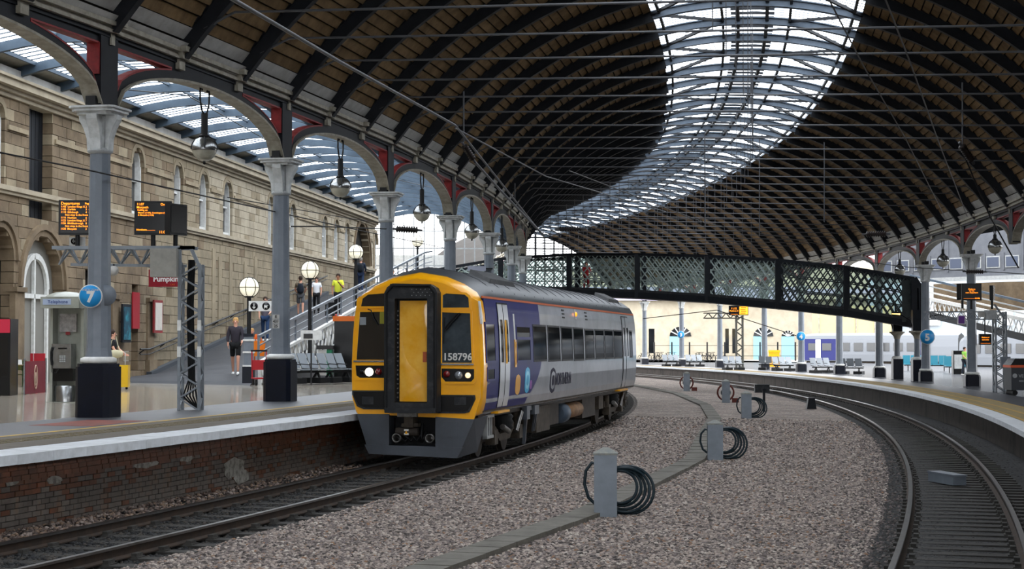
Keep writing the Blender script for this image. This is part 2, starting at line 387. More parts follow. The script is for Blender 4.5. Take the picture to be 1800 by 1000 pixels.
# ---------------- right platform ----------------
pr=thing('platform_floor_right',kind='structure')
aN2=aY(302,-32)
m=M(); sector(m,302.35,303.6,ZPR,ZPR,aN2,.6,110); m.obj('buff_paving',mat('yellowish_tactile_paving','#8a7748',.8,c2='#6b6049',scale=5),pr)
m=M(); sector(m,303.6,305.2,ZPR,ZPR,aN2,.6,110); m.obj('asphalt_strip',K['asph'],pr)
m=M(); sector(m,305.2,330,ZPR,ZPR,aN2,.6,110,2); m.obj('terrazzo',sheen('wet_grey_floor','#4a4c50',.22,.16),pr)
for rr in (302.9,303.55,302.4):
    m=M(); sector(m,rr,rr+.09,ZPR+.003,ZPR+.003,aN2,.35,100); m.obj('yellow_line',mat('yellow_paint_line','#b58c2e',.7,c2='#8a7040',scale=8),pr)
m=M(); ln2=.9; m.box((.25,0,-.06),(.5,ln2-.01,.12)); me=m.mesh('coping_stone',[K['cop']])
a=aY(301.85,24)
while a<.1: inst('coping_stone',me,rmat(301.85,a,ZPR),pr); a+=ln2/301.85
m=M(); ringbox(m,301.85,302.35,ZPR-.12,ZPR,a,.6,60); ringbox(m,301.85,302.35,ZPR-.12,ZPR,aN2,aY(301.85,24)-.0016,30); m.obj('coping',K['cop'],pr)
wr=thing('wall_platform_right',kind='structure')
K['dwall']=mat('sooty_brick_wall','#3a3431',.85,c2='#1c1a19',scale=.9,c3='#4b443f',bump=.3,stretch=(1,1,.6))
m=M(); ringbox(m,302.25,303,-.5,ZPR-.12,aN2,.6,110); m.obj('wall_face',K['dwall'],wr)
for i,(r_,z_) in enumerate([(302.15,.18),(302.05,.25)]):
    m=M(); ringbox(m,r_,302.5,z_,z_+.075,aN2,.6,110); m.obj('corbel_course',K['dwall'],wr)
# dark expansion posts / recess on right wall
for px,py in ((1770,760),(1768,770)):
    pass
# off-camera wall with panes, added to block low sky light from the right
ws_=thing('wall_right_light_block',kind='structure'); m=M(); ringbox(m,331,331.6,-.3,9.5,aN2,aY(331,78),40); m.obj('light_block_wall',mat('grey_brown_light_block','#6d655b',.9,c2='#58514a',scale=.6),ws_)
for k in range(16):
    a=aY(331,-25)+k*6/331
    m=M(); ringbox(m,330.95,331,1.2,3.2,a,a+2.4/331); m.obj('window_pane',K['dglass'],ws_)
# ---------------- tracks ----------------
RAIL=[(-.075,-.155),(.075,-.155),(.075,-.14),(.012,-.12),(.012,-.045),(.036,-.03),(.036,0),(-.036,0),(-.036,-.03),(-.012,-.045),(-.012,-.12),(-.075,-.14)]
def rail(r,zt,a0,a1,parent,n=150,guard=0):
    m=M(); v=[];k=len(RAIL)
    for i in range(n+1):
        a=a0+(a1-a0)*i/n
        for (x,z) in RAIL: v.append(P(r+x,a,zt+z))
    for i in range(n):
        for j in range(k):
            jj=(j+1)%k; m.add([],[]) if 0 else None
    m.v=[tuple(p) for p in v]
    for i in range(n):
        for j in range(k):
            jj=(j+1)%k; m.f.append((i*k+j,i*k+jj,(i+1)*k+jj,(i+1)*k+j)); m.m.append(1 if j in (5,6,7) else 0); m.s.append(False)
    m.f.append(tuple(range(k))); m.m.append(0); m.s.append(False)
    return m.obj('rail',[K['railweb'],K['railtop']],parent)
def track(name,label,r1,r2,zt,pitch,Z0,Z1,sl_w=2.6,near=0):
    t=thing(name,label,'track',P((r1+r2)/2,aY(290,Z0),zt-.25),0)
    # things on arcs are modelled in world coordinates, so undo the empty's place
    def W(o): o.matrix_basis=t.matrix_basis.inverted()@o.matrix_basis; return o
    W(rail(r1,zt,aY(r1,Z0),.55,t)); W(rail(r2,zt,aY(r2,Z0),.55,t))
    m=M(); m.box((0,0,-.09),(sl_w,.26,.18)); m.box((-.75,0,0.005),(.34,.2,.02)); m.box((.75,0,0.005),(.34,.2,.02))
    for s in (-.75,.75):
        for d in (-.115,.115):
            m.box((s+d,0,.03),(.07,.16,.05))
    me=m.mesh('sleeper',[K['sleeper']]); a=aY((r1+r2)/2,Z0+.4); cnt=0; rm=(r1+r2)/2
    while CY+rm*sin(a)<Z1 and cnt<290:
        W(inst('sleeper',me,rmat(rm+R.uniform(-.02,.02),a,zt-.165),t)); a+=pitch/rm; cnt+=1
    m=M(); sector(m,rm-1.2,rm+1.2,zt-.17,zt-.17,a,.55,40); W(m.obj('far_sleepers',K['sleeper'],t))
    return t
track('railway_track','railway track beside the brick platform wall that the yellow-nosed train stands on',289.1,290.6,.0,.7,12,110)
track('railway_track','empty railway track curving along the right-hand platform',299.35,300.88,-.18,.62,14,110)
# ================= SETTING: main roof =================
ce=thing('ceiling',kind='structure')
TS0,TS1=.365,.645        # skylight extent
k0,k1=-22,44             # rib stations, three to each column bay
def aRib(k): return A0+DA*k/3
def strip(m,a,t0,t1,w,d0,d1,n,mi=0):
    """curved bar in a rib plane: width w along the track, from offset d0 to d1"""
    v=[]; hw=w/2/295.
    for i in range(n+1):
        t=t0+(t1-t0)*i/n
        for (da,o) in ((-hw,d0),(hw,d0),(hw,d1),(-hw,d1)): v.append(roof(a+da,t,o,rl=rL(CY+284.5*sin(a))))
    f=[]
    for i in range(n):
        for j in range(4): f.append((i*4+j,i*4+(j+1)%4,i*4+4+(j+1)%4,i*4+4+j))
    f+=[(3,2,1,0),(n*4,n*4+1,n*4+2,n*4+3)]
    return m.add(v,f,mi)
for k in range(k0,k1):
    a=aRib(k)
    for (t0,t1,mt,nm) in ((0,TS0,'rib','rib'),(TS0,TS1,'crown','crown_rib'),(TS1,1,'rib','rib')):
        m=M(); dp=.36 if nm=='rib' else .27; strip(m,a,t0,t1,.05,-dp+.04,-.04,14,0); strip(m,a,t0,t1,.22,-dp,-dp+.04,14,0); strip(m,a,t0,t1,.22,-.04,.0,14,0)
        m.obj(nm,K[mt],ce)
    # tie rod with two hangers
    m=M(); p0=roof(a,.045,-.3); p1=roof(a,.955,-.3)
    zt=9.15; q0=Vector((p0.x,p0.y,zt+.2)); q1=Vector((p1.x,p1.y,zt-.15))
    m.tube([roof(a,.03,-.25),q0.lerp(q1,.02),q0.lerp(q1,.98),roof(a,.97,-.25)],.028,6); m.obj('tie_rod',K['rod'],ce)
    m=M(); 
    for t in (.5,):
        c=roof(a,t,-.42); q=q0.lerp(q1,.5); m.tube([c,(c.x,c.y,q.z)],.014,5)
    m.obj('hanger_rod',K['rod'],ce)
# boards
def boardrange(t0,t1,n): return [(t0+(t1-t0)*i/n,t0+(t1-t0)*(i+1)/n) for i in range(n)]
ROWL=boardrange(.024,TS0,29); ROWR=boardrange(TS1,.972,29)
bj=M(); bg_=M(); up=M()
cand=[]
def bquad(a0,a1,t0,t1,rl):
    pa=[roof(a0,t0,-.055,rl),roof(a1,t0,-.055,rl),roof(a1,t1,-.015,rl),roof(a0,t1,-.015,rl)]
    pb=[roof(a0,t0,.0,rl),roof(a1,t0,.0,rl),roof(a1,t1,.03,rl),roof(a0,t1,.03,rl)]
    return pa+pb
FQ=[(0,1,2,3),(7,6,5,4),(0,4,5,1),(1,5,6,2),(2,6,7,3),(3,7,4,0)]
for k in range(k0,k1-1):
    a0=aRib(k)+.0003; a1=aRib(k+1)-.0003
    for side,rows in ((0,ROWL),(1,ROWR)):
        for (t0,t1) in rows:
            tt0,tt1=(t0,t1) if side==0 else (t1,t0)
            g=(tt1-tt0)*.07
            q=bquad(a0,a1,tt0+g,tt1-g,None); c=sum(q,Vector())/8
            x=900+F*c.x/max(c.y,1); y=605-F*(c.z-2.35)/max(c.y,1); vis=(-20<x<1820 and -20<y<460 and c.y>10)
            cand.append((c.y if vis else 1e6+c.y,q))
cand.sort(key=lambda e:e[0])
for i,(Y,q) in enumerate(cand):
    if i<300 and Y<1e6:
        m=M(); m.add(q,FQ); m.obj('roof_board',K['board'],ce)
    else: bj.add(q,FQ,R.randrange(3))
o=bj.obj('roof_boarding',[K['boardA'],K['boardB'],K['boardC']],ce); o['kind']='stuff'
# weather skin above the boards, lower white panels, skylight
m=M(); wpn=M()
sk=M(); sbar=M(); cb=M()
for k in range(k0,k1-1):
    a0=aRib(k); a1=aRib(k+1)
    for (s0,s1,n) in ((0,TS0,8),(TS1,1,8)):
        for i in range(n):
            t0=s0+(s1-s0)*i/n;t1=s0+(s1-s0)*(i+1)/n
            m.add([roof(a0,t0,.06),roof(a1,t0,.06),roof(a1,t1,.06),roof(a0,t1,.06)],[(0,1,2,3)])
    for (t0,t1,oo) in ((0,.012,-.2),(.012,.024,-.05),(1,.986,-.2),(.986,.972,-.05)):
        wpn.add([roof(a0,t0,oo),roof(a1,t0,oo),roof(a1,t1,oo),roof(a0,t1,oo)],[(0,1,2,3)])
m.obj('roof_covering',K['boardgap'],ce); wpn.obj('springing_panels',K['offw'],ce)
# skylight: curb walls, glazing bars, glass, diagonal braces
H=.06
for k in range(k0,k1-1):
    a0=aRib(k); a1=aRib(k+1)
    for t in (TS0,TS1):
        cb.add([roof(a0,t,-.05),roof(a1,t,-.05),roof(a1,t,H),roof(a0,t,H)],[(0,1,2,3)])
    for i in range(6):
        t0=TS0+(TS1-TS0)*i/6;t1=TS0+(TS1-TS0)*(i+1)/6
        sk.add([roof(a0,t0,H),roof(a1,t0,H),roof(a1,t1,H),roof(a0,t1,H)],[(0,1,2,3)])
    if -2<k<30:
        for j in range(1,8):
            aa=a0+(a1-a0)*j/8; pts=[roof(aa,TS0+(TS1-TS0)*i/6,H-.03) for i in range(7)]; sbar.tube(pts,.013,4)
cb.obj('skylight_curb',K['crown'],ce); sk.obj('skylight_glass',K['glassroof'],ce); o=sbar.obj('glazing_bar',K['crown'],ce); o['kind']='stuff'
for k in range(k0,k1-1):
    a0=aRib(k); a1=aRib(k+1)
    m=M()
    for t in (TS0+.01,(TS0*2+TS1)/3+.0,(TS0+TS1*2)/3,TS1-.01):
        m.beam(roof(a0,t,-.1),roof(a1,t,-.1),.09,.1)
    if k%2: m.beam(roof(a0,(TS0*2+TS1)/3,-.1),roof(a1,TS0,-.1),.1); m.beam(roof(a0,(TS0+TS1*2)/3,-.1),roof(a1,TS1,-.1),.1)
    else: m.beam(roof(a0,TS0,-.1),roof(a1,(TS0*2+TS1)/3,-.1),.1); m.beam(roof(a0,TS1,-.1),roof(a1,(TS0+TS1*2)/3,-.1),.1)
    m.obj('skylight_purlin',K['rib'],ce)
# walkway truss hanging along the crown (the dark spine below the skylight)
m=M()
for k in range(k0,k1-1):
    a0=aRib(k);a1=aRib(k+1)
    for dt in (-.02,.02): m.beam(roof(a0,.5+dt,-.05),roof(a1,.5+dt,-.05),.12,.2)
    for j in range(4):
        b=a0+(a1-a0)*j/4; m.beam(roof(b,.47,.0),roof(b,.53,.0),.1,.08)
m.obj('crown_walkway',K['rib'],ce)
# hanging wire grid below the far ribs
m=M(); ag=aY(296,116); rr=286.5
while rr<301:
    t=(rr-285.65)/(RR-285.65); c=roof(ag,min(max(t,.03),.97),-.1); m.tube([(c.x,c.y,c.z),(c.x,c.y,6.9)],.018,4); rr+=.55
for z in (7.4,8.2,9.0,9.8,10.6): m.tube([P(286.6,ag,z),P(301,ag,z)],.014,4)
o=m.obj('hanging_wire_grid',K['rod'],ce); o['kind']='stuff'
# ---------------- longitudinal girders with arched spandrels ----------------
def girder(side,ns,parent):
    for n in ns:
        a0=aCol(n); a1=aCol(n+1)
        def G(a,dr,z):
            r=rL(CY+284.5*sin(a)) if side==0 else RR
            return P(r+dr,a,z)
        ztop=(ZL if side==0 else ZR)-.02
        capz=6.92 if side==0 else 6.42
        NS=28; L=10.
        def zs(u):  # arch soffit
            d=u*L; d=min(d,L-d); x=(5-d)/4.68
            return capz+.08+(ztop-.55-capz-.08)*(sqrt(max(0,1-x*x))) if x<1 else capz
        bk=M();rd=M();cr_=M()
        def slab(mm,u0,u1,za0,za1,zb0,zb1,w,mi=0):
            A=a0+(a1-a0)*u0;B=a0+(a1-a0)*u1
            v=[G(A,-w/2,za0),G(A,w/2,za0),G(B,w/2,za1),G(B,-w/2,za1),G(A,-w/2,zb0),G(A,w/2,zb0),G(B,w/2,zb1),G(B,-w/2,zb1)]
            mm.add(v,[(0,3,2,1),(4,5,6,7),(0,1,5,4),(1,2,6,5),(2,3,7,6),(3,0,4,7)],mi)
        zt=ztop-.28; band=.17
        us=[.028+(1-.056)*i/NS for i in range(NS+1)]
        for i in range(NS):
            u0,u1=us[i],us[i+1]; s0,s1=zs(u0),zs(u1); dd=min(u0,1-u1)*L
            slab(cr_,u0,u1,s0-.05,s1-.05,s0,s1,.36)
            if (zt-.13)-(max(s0,s1)+band)<.04 :
                slab(bk,u0,u1,s0,s1,zt,zt,.2)
            else:
                slab(bk,u0,u1,s0,s1,s0+band,s1+band,.2); slab(bk,u0,u1,zt-.13,zt-.13,zt,zt,.2)
                slab(rd,u0,u1,s0+band,s1+band,s0+band+.035,s1+band+.035,.22); slab(rd,u0,u1,zt-.165,zt-.165,zt-.13,zt-.13,.22)
        for (ua,ub) in ((.0,.036),(.964,1.)): slab(bk,ua,ub,capz,capz,zt,zt,.3)
        for (ua,ub) in ((.036,.041),(.959,.964)): slab(rd,ua,ub,capz+.62,capz+.62,zt-.15,zt-.15,.25)
        slab(bk,0,1,zt,zt,ztop-.2,ztop-.2,.34)
        bk.obj('spandrel',K['black'],parent); rd.obj('red_trim',K['red'],parent); cr_.obj('arch_rib',K['cream'],parent)
        m=M()
        for (z0,z1,w) in ((ztop-.2,ztop-.13,.5),(ztop-.13,ztop-.07,.42),(ztop-.07,ztop+.02,.6)): slab(m,0,1,z0,z0,z1,z1,w)
        m.obj('cornice',K['cream'],parent)
        for j in range(3):
            u=j/3.; m=M(); 
            for (z0,z1,w,h) in ((ztop-.42,ztop-.2,.3,.3),(ztop-.2,ztop-.06,.5,.42),(ztop-.06,ztop+.05,.7,.56)):
                du=h/2/L; A=max(u-du,0); slab(m,A,u+du,z0,z0,z1,z1,w+.08)
            m.obj('rib_foot_block',K['cream'],parent)
gl=thing('arcade_girder_left',kind='structure'); girder(0,range(-7,12),gl)
grr=thing('arcade_girder_right',kind='structure'); girder(1,list(range(-7,13)),grr)
# gable screen at the far end
aE=aRib(k1-1); ge=thing('wall_far_gable',kind='structure'); m=M()
for i in range(1,24):
    t=i/24; c=roof(aE,t,-.1); m.beam((c.x,c.y,6.0),c,.16)
for z in (8.6,9.7,10.8,11.9,13.):
    pts=[roof(aE,t/40,0) for t in range(41)]; q=[p for p in pts if p.z>z]; 
    if len(q)>1: m.beam((q[0].x,q[0].y,z),(q[-1].x,q[-1].y,z),.12)
m.obj('gable_mullions',K['black'],ge)
# ---------------- side (concourse) roof over the left platform ----------------
def facX(Z): return -13.5+.11*(Z-62.5)
cr2=thing('ceiling_concourse',kind='structure')
def croof(a,u,off=0):
    p=P(rL(CY+284.5*sin(a))-.1,a,8.3); 
    q=P(rfac(a)-.6,a,10.25)
    h=1.5*(4*u*(1-u)); c=p.lerp(q,u); c.z+=h+off; return c
kk0,kk1=-20,25
gm=M();pm=M();cm=M()
for k in range(kk0,kk1):
    a=A0+DA*k/3; w=.09/285
    m=M(); 
    for i in range(14):
        u0=i/14;u1=(i+1)/14
        v=[croof(a-w,u0,-.05),croof(a+w,u0,-.05),croof(a+w,u1,-.05),croof(a-w,u1,-.05),croof(a-w,u0,-.32),croof(a+w,u0,-.32),croof(a+w,u1,-.32),croof(a-w,u1,-.32)]
        m.add(v,[(0,1,2,3),(7,6,5,4),(0,4,5,1),(1,5,6,2),(2,6,7,3),(3,7,4,0)])
    m.obj('arched_rib',K['blue'],cr2)
    if k==kk1-1: break
    a2=A0+DA*(k+1)/3
    for i in range(8):
        u0=.1+.78*i/8;u1=.1+.78*(i+1)/8
        gm.add([croof(a,u0),croof(a2,u0),croof(a2,u1),croof(a,u1)],[(0,1,2,3)])
    for (ua,ub,n) in ((0,.1,2),(.88,1.12,3)):
        for i in range(n):
            u0=ua+(ub-ua)*i/n;u1=ua+(ub-ua)*(i+1)/n
            if ub>1: 
                c=[croof(a,min(u0,1)),croof(a2,min(u0,1)),croof(a2,min(u1,1)),croof(a,min(u1,1))]
            else: c=[croof(a,u0),croof(a2,u0),croof(a2,u1),croof(a,u1)]
            cm.add(c,[(0,1,2,3)])
    for j in range(1,7):
        b=a+(a2-a)*j/7; pm.tube([croof(b,.1+.78*i/6,-.03) for i in range(7)],.02,4)
    for u in (.1,.3,.5,.7,.88): pm.beam(croof(a,u,-.08),croof(a2,u,-.08),.07,.1)
gm.obj('roof_glass',K['glassroof'],cr2); o=pm.obj('glazing_bar',K['blue'],cr2); o['kind']='stuff'
cm.obj('boarded_eaves',mat('cream_boarding','#a09c90',.7,c2='#8b877b',scale=4),cr2)
# white longitudinal gutter beam along the building side
m=M()
for k in range(kk0,kk1-1):
    a=A0+DA*k/3;a2=A0+DA*(k+1)/3
    m.beam(croof(a,.93,-.3),croof(a2,.93,-.3),.25,.3)
m.obj('gutter_beam',K['offw'],cr2)
# glazed end of the concourse roof
aG=A0+DA*(kk1-1)/3; m=M(); gs=M()
for i in range(0,15):
    c=croof(aG,i/14,-.1); m.beam((c.x,c.y,6.2),c,.07)
for z in (6.2,7.3,8.4,9.5,10.6):
    us=[u/40 for u in range(41) if croof(aG,u/40,-.1).z>z]
    if us: A=croof(aG,us[0]);B=croof(aG,us[-1]); m.beam((A.x,A.y,z),(B.x,B.y,z),.07)
m.obj('end_glazing_bar',K['lgrey'],cr2)
# ================= SETTING: station building, ramp =================
FE=Vector((.1093,.994,0)).normalized(); FN=Vector((.994,-.1093,0)).normalized(); FO=Vector((-13.5,62.5,0))
def fp(w,z,d=0): p=FO+FE*w+FN*d; return Vector((p.x,p.y,z))
def fac(x,y,d=0):
    D=ray(x,y); t=(FO+FN*d-CAM).dot(FN)/D.dot(FN); p=CAM+D*t; return ((p-FO).dot(FE),p.z)
K['ash']=mat('sandstone_ashlar','#93866f',.9,c2='#756a58',scale=1.3,c3='#857964',bump=.25,bs=14,rv=.06)
K['ashd']=mat('shaded_sandstone','#7a6a55',.9,c2='#574b3c',scale=1.1,c3='#6b5c49',bump=.25,bs=14,rv=.07)  # darker copy of the ashlar, dimmer light put into its colour
K['ashl']=mat('pale_lit_sandstone','#a79c88',.9,c2='#8f8573',scale=1.3,bump=.15,bs=14,rv=.06)  # paler copy of the ashlar, brighter light put into its colour
fw=thing('wall_station_front',kind='structure')
OP=[]   # openings: w0,w1,z0,z1,arched,kind
def opx(x0,x1,yt,yb,arch=True,kind='win',zb=None,zt=None):
    w0=fac(x0,400)[0]; w1=fac(x1,400)[0]; xm=(x0+x1)/2
    z1=fac(xm,yt)[1] if zt is None else zt; z0=fac(xm,yb)[1] if zb is None else zb
    OP.append((w0,w1,z0,z1,arch,kind))
for (x0,x1,yt) in ((231,252,258),(305,321,284),(350,366,300),(392,408,316),(471,480,343),(509,520,357),(566,576,379),(587,596,385),(606,614,391),(656,664,408)): opx(x0,x1,yt,400,zb=6.98)
opx(-14,6,178,330,zb=6.98); opx(50,90,178,0,False,'shutter',zb=6.2)
opx(622,650,392,470,zb=5.6,kind='dark')
opx(-22,24,397,0,zb=1.1,kind='dark'); opx(40,110,413,0,zb=1.1,kind='door'); opx(150,188,470,0,False,'dark',zb=1.1)
opx(232,243,500,0,False,'white',zb=1.5); opx(293,303,470,0,True,'white',zb=4.2)
def halfw(o,z):
    w0,w1,z0,z1,ar,kd=o; hw=(w1-w0)/2
    if z<z0 or z>z1: return 0
    if ar and z>z1-hw: return sqrt(max(0,hw*hw-(z-(z1-hw))**2))
    return hw
CH=.34; z=1.08; row=0; cells=[]
while z<9.6:
    h=CH
    w=-24+ (row%2)*.4+R.uniform(-.1,.1)
    while w<46:
        L_=R.uniform(.6,1.0); iv=[(w,w+L_)]
        for o in OP:
            hw=halfw(o,z+h/2); 
            if hw<=0: continue
            c=(o[0]+o[1])/2; a_,b_=c-hw,c+hw; nv=[]
            for (p,q) in iv:
                if b_<=p or a_>=q: nv.append((p,q))
                else:
                    if a_-p>.04: nv.append((p,a_))
                    if q-b_>.04: nv.append((b_,q))
            iv=nv
        for (p,q) in iv: cells.append((p,q,z,h))
        w+=L_
    z+=h; row+=1
cells.sort(key=lambda c:c[0])
jd=[M(),M(),M()]; cnt=0
for (p,q,z,h) in cells:
    d=R.uniform(0,.018); g=.009; hh=R.random()
    mi=(1 if hh<.85 else 0) if p<2.2 else ((1 if hh<.07 else 0) if (p<9 or z<6.8) else (2 if hh<.85 else 0))  # stone tone by position paints the light coming through the glass roof
    args=(fp(p+g,z+g,-.4+d),FE*(q-p-2*g),FN*.4,Vector((0,0,h-2*g)))
    if cnt<300 and p>-12.5 and z>2.2:
        m=M(); m.frame(*args); m.obj('stone',K[('ash','ashd','ashl')[mi]],fw); cnt+=1
    else: jd[mi].frame(*args)
for i,n in enumerate(('ashlar_stonework','shaded_stonework','pale_lit_stonework')):
    o=jd[i].obj(n,K[('ash','ashd','ashl')[i]],fw); o['kind']='stuff'
m=M(); m.frame(fp(-24,1,-.6),FE*70,FN*.2,Vector((0,0,8.7))); m.obj('wall_core',mat('dark_interior','#191512',.9),fw)
m=M(); m.frame(fp(-100,1,-.4),FE*76,FN*.4,Vector((0,0,9.2))); m.obj('rear_stonework',K['ashd'],fw)
m=M(); m.frame(fp(46,1,-8),FE*.3,FN*8.,Vector((0,0,9))); m.obj('end_return',K['ash'],fw)
# voussoir rings, glazing
def ring(m,wc,zc,r0,r1,d0,d1,n=14,a0=0,a1=pi):
    for i in range(n):
        t0=a0+(a1-a0)*i/n;t1=a0+(a1-a0)*(i+1)/n
        q=lambda r,t,d: fp(wc+r*cos(t),zc+r*sin(t),d)
        v=[q(r0,t0,d0),q(r1,t0,d0),q(r1,t1,d0),q(r0,t1,d0),q(r0,t0,d1),q(r1,t0,d1),q(r1,t1,d1),q(r0,t1,d1)]
        m.add(v,[(0,3,2,1),(4,5,6,7),(0,1,5,4),(1,2,6,5),(2,3,7,6),(3,0,4,7)])
for (w0,w1,z0,z1,ar,kd) in OP:
    hw=(w1-w0)/2; wc=(w0+w1)/2; zc=z1-hw
    if ar:
        m=M(); ring(m,wc,zc,hw-.02,hw+.16,-.4,.035,9); m.obj('arch_surround',K['ash'] if kd!='dark' and kd!='door' else K['ashd'],fw)
        if kd in('dark','door'): m=M(); ring(m,wc,zc,hw+.16,hw+.34,-.1,.1,12); m.obj('arch_moulding',K['ashd'],fw)
    if kd=='win':
        m=M(); m.frame(fp(w0,z0,-.33),FE*(w1-w0),FN*.02,Vector((0,0,z1-z0))); m.obj('window_pane',K['dglass'],fw)
        m=M(); t=.10
        for ww in (w0,w1-t): m.frame(fp(ww,z0,-.32),FE*t,FN*.22,Vector((0,0,zc-z0)))
        m.frame(fp(w0,z0,-.32),FE*(w1-w0),FN*.2,Vector((0,0,.14))); m.frame(fp(w0,(z0+z1)/2,-.32),FE*(w1-w0),FN*.12,Vector((0,0,.07)))
        ring(m,wc,zc,hw-.1,hw,-.32,-.12,10); m.obj('window_frame',K['white'],fw)
    if kd=='shutter':
        for i in range(6):
            m=M(); e=(w1-w0)/6; m.frame(fp(w0+e*i+.015,z0,-.35),FE*(e-.03),FN*.05,Vector((0,0,z1-z0))); m.obj('shutter_board',K['black'],fw)
    if kd=='door':
        m=M(); m.frame(fp(w0,z0,-.34),FE*(w1-w0),FN*.03,Vector((0,0,z1-z0))); m.obj('door_backing',mat('grey_door_paint','#77756f',.6),fw)
        m=M(); ring(m,wc,zc,hw*.55,hw*.66,-.3,-.2,14); m.frame(fp(wc+hw*.55,z0,-.3),FE*.12,FN*.1,Vector((0,0,zc-z0))); m.frame(fp(wc-hw*.1,z0,-.3),FE*.1,FN*.1,Vector((0,0,zc-z0+1)))
        m.frame(fp(w0,3.75,-.3),FE*(w1-w0),FN*.1,Vector((0,0,.14))); m.obj('door_frame',K['white'],fw)
    if kd=='white':
        m=M(); m.frame(fp(w0,z0,-.34),FE*(w1-w0),FN*.03,Vector((0,0,z1-z0))); m.obj('door_panel',K['white'],fw)
# string courses, cornice
m=M(); m.frame(fp(-24,6.72,-.1),FE*70,FN*.2,Vector((0,0,.1))); m.frame(fp(-24,6.82,-.1),FE*70,FN*.27,Vector((0,0,.14))); m.obj('sill_course',K['ashl'],fw)
ws=sorted([(o[0]-.2,o[1]+.2) for o in OP if o[3]>8.5]); p=-24; m=M()
for (a_,b_) in ws+[(46,46)]:
    if a_>p: m.frame(fp(p,8.62,-.1),FE*(a_-p),FN*.17,Vector((0,0,.14)))
    p=max(p,b_)
m.obj('string_course',K['ash'],fw)
m=M()
for (z0,z1,d) in ((9.55,9.68,.1),(9.68,9.8,.22),(9.8,10.0,.42),(10.0,10.08,.5)): m.frame(fp(-24,z0,-.6),FE*70.3,FN*(d+.6),Vector((0,0,z1-z0)))
m.obj('cornice',K['ashl'],fw)
m=M(); m.frame(fp(-24,10.08,-.6),FE*70,FN*.5,Vector((0,0,.35))); m.obj('parapet',K['ashl'],fw)
m=M(); m.frame(fp(-24,10.3,-1.2),FE*70,FN*.15,Vector((0,0,.4))); m.obj('attic_wall',K['ash'],fw)
# plinths of the arcade piers
for x in (30,118,200,262):
    w_=fac(x,600)[0]; m=M(); m.frame(fp(w_-.45,1.08,-.1),FE*.9,FN*.28,Vector((0,0,.7))); m.frame(fp(w_-.4,3.9,-.1),FE*.8,FN*.25,Vector((0,0,.14))); m.frame(fp(w_-.36,1.7,-.1),FE*.72,FN*.18,Vector((0,0,2.2))); m.obj('pier',K['ashd'],fw)
# shallow wall piers above the ramp
for i,x in enumerate((372,383,402,428,446,530,547)):
    w_=fac(x,500)[0]; m=M(); m.frame(fp(w_,3.2,-.1),FE*.5,FN*.135,Vector((0,0,3.1-.3*(i%2)))); m.obj('wall_strip',K['ash'],fw)
# ramp
rp=thing('ramp',kind='structure')
def rz(Y): return 1.17+.133*min(max(Y-57,0),36)
def rzl(Y): return 1.17+.1275*min(max(Y-64,0),30)
def rxr(Y): return -8.45+.11*(Y-56)
K['tar']=mat('ramp_tarmac','#33353a',.6,c2='#3c3e42',scale=1.5,bump=.05)
m=M(); n=20; v=[];f=[]
YS=[56.4]+[57+36*i/n for i in range(n+1)]+[112]
for Y in YS:
    x0=facX(Y)+.05; d_=.24 if Y<57 else 0; v+=[(x0,Y,rzl(Y)-d_),(rxr(Y),Y,rz(Y)-d_),(rxr(Y),Y,1.0)]
for i in range(len(YS)-1): f+=[(i*3,i*3+1,i*3+4,i*3+3),(i*3+1,i*3+2,i*3+5,i*3+4)]
m.add(v,f); m.obj('ramp_surface',[K['tar']],rp)
m=M(); a=Vector((facX(64)+.18,64,rzl(64)+.07)); b=Vector((facX(94)+.18,94,rzl(94)+.07)); m.beam(a,b,.2,.22); m.obj('ramp_kerb',mat('kerb_paint','#3b3f45',.7),rp)
hr=thing('ramp_handrail','dark steel handrail fixed to the sandstone wall up the ramp','handrail',(facX(63)+.2,63,1.17))
m=M(); m.tube([(facX(Y)+.18,Y,rzl(Y)+1.0) for Y in (63,64,94)],.035,8); m.tube([(facX(Y)+.18,Y,rzl(Y)+.82) for Y in (63,64,94)],.02,6); m.obj('rail',K['wire'],hr,True)
for i in range(13):
    Y=63.4+i*2.4; m=M(); m.beam((facX(Y),Y,rzl(Y)+.84),(facX(Y)+.18,Y,rzl(Y)+.97),.04); m.obj('bracket',K['wire'],hr,True)
rl_=thing('ramp_balustrade','grey balustrade over a white iron lattice parapet along the ramp','balustrade',(rxr(57.5),57.5,1.17))
npan=14
for i in range(npan):
    Y0=57.6+i*2.6;Y1=Y0+2.6; 
    m=M(); m.beam((rxr(Y0),Y0,rz(Y0)-.3),(rxr(Y0),Y0,rz(Y0)+1.35),.07); m.obj('baluster_post',K['grey'],rl_,True)
    m=M()
    for h,w_ in ((1.35,.09),(1.05,.04),(.8,.04)): m.beam((rxr(Y0),Y0,rz(Y0)+h),(rxr(Y1),Y1,rz(Y1)+h),w_)
    m.obj('rail',K['grey'],rl_,True)
    m=M(); q=lambda Y,h:(rxr(Y)+.04,Y,rz(Y)+h)
    m.beam(q(Y0,.5),q(Y1,.5),.14,.1); m.beam(q(Y0,-.5),q(Y1,-.5),.14,.12); m.beam(q(Y0,-.5),q(Y0,.5),.1,.14)
    for j in range(4):
        y0=Y0+2.6*j/4;y1=Y0+2.6*(j+1)/4; m.beam(q(y0,-.45),q(y1,.45),.03,.06,up=(1,0,0)); m.beam(q(y0,.45),q(y1,-.45),.03,.06,up=(1,0,0))
    m.obj('lattice_panel',K['white'],rl_,True)
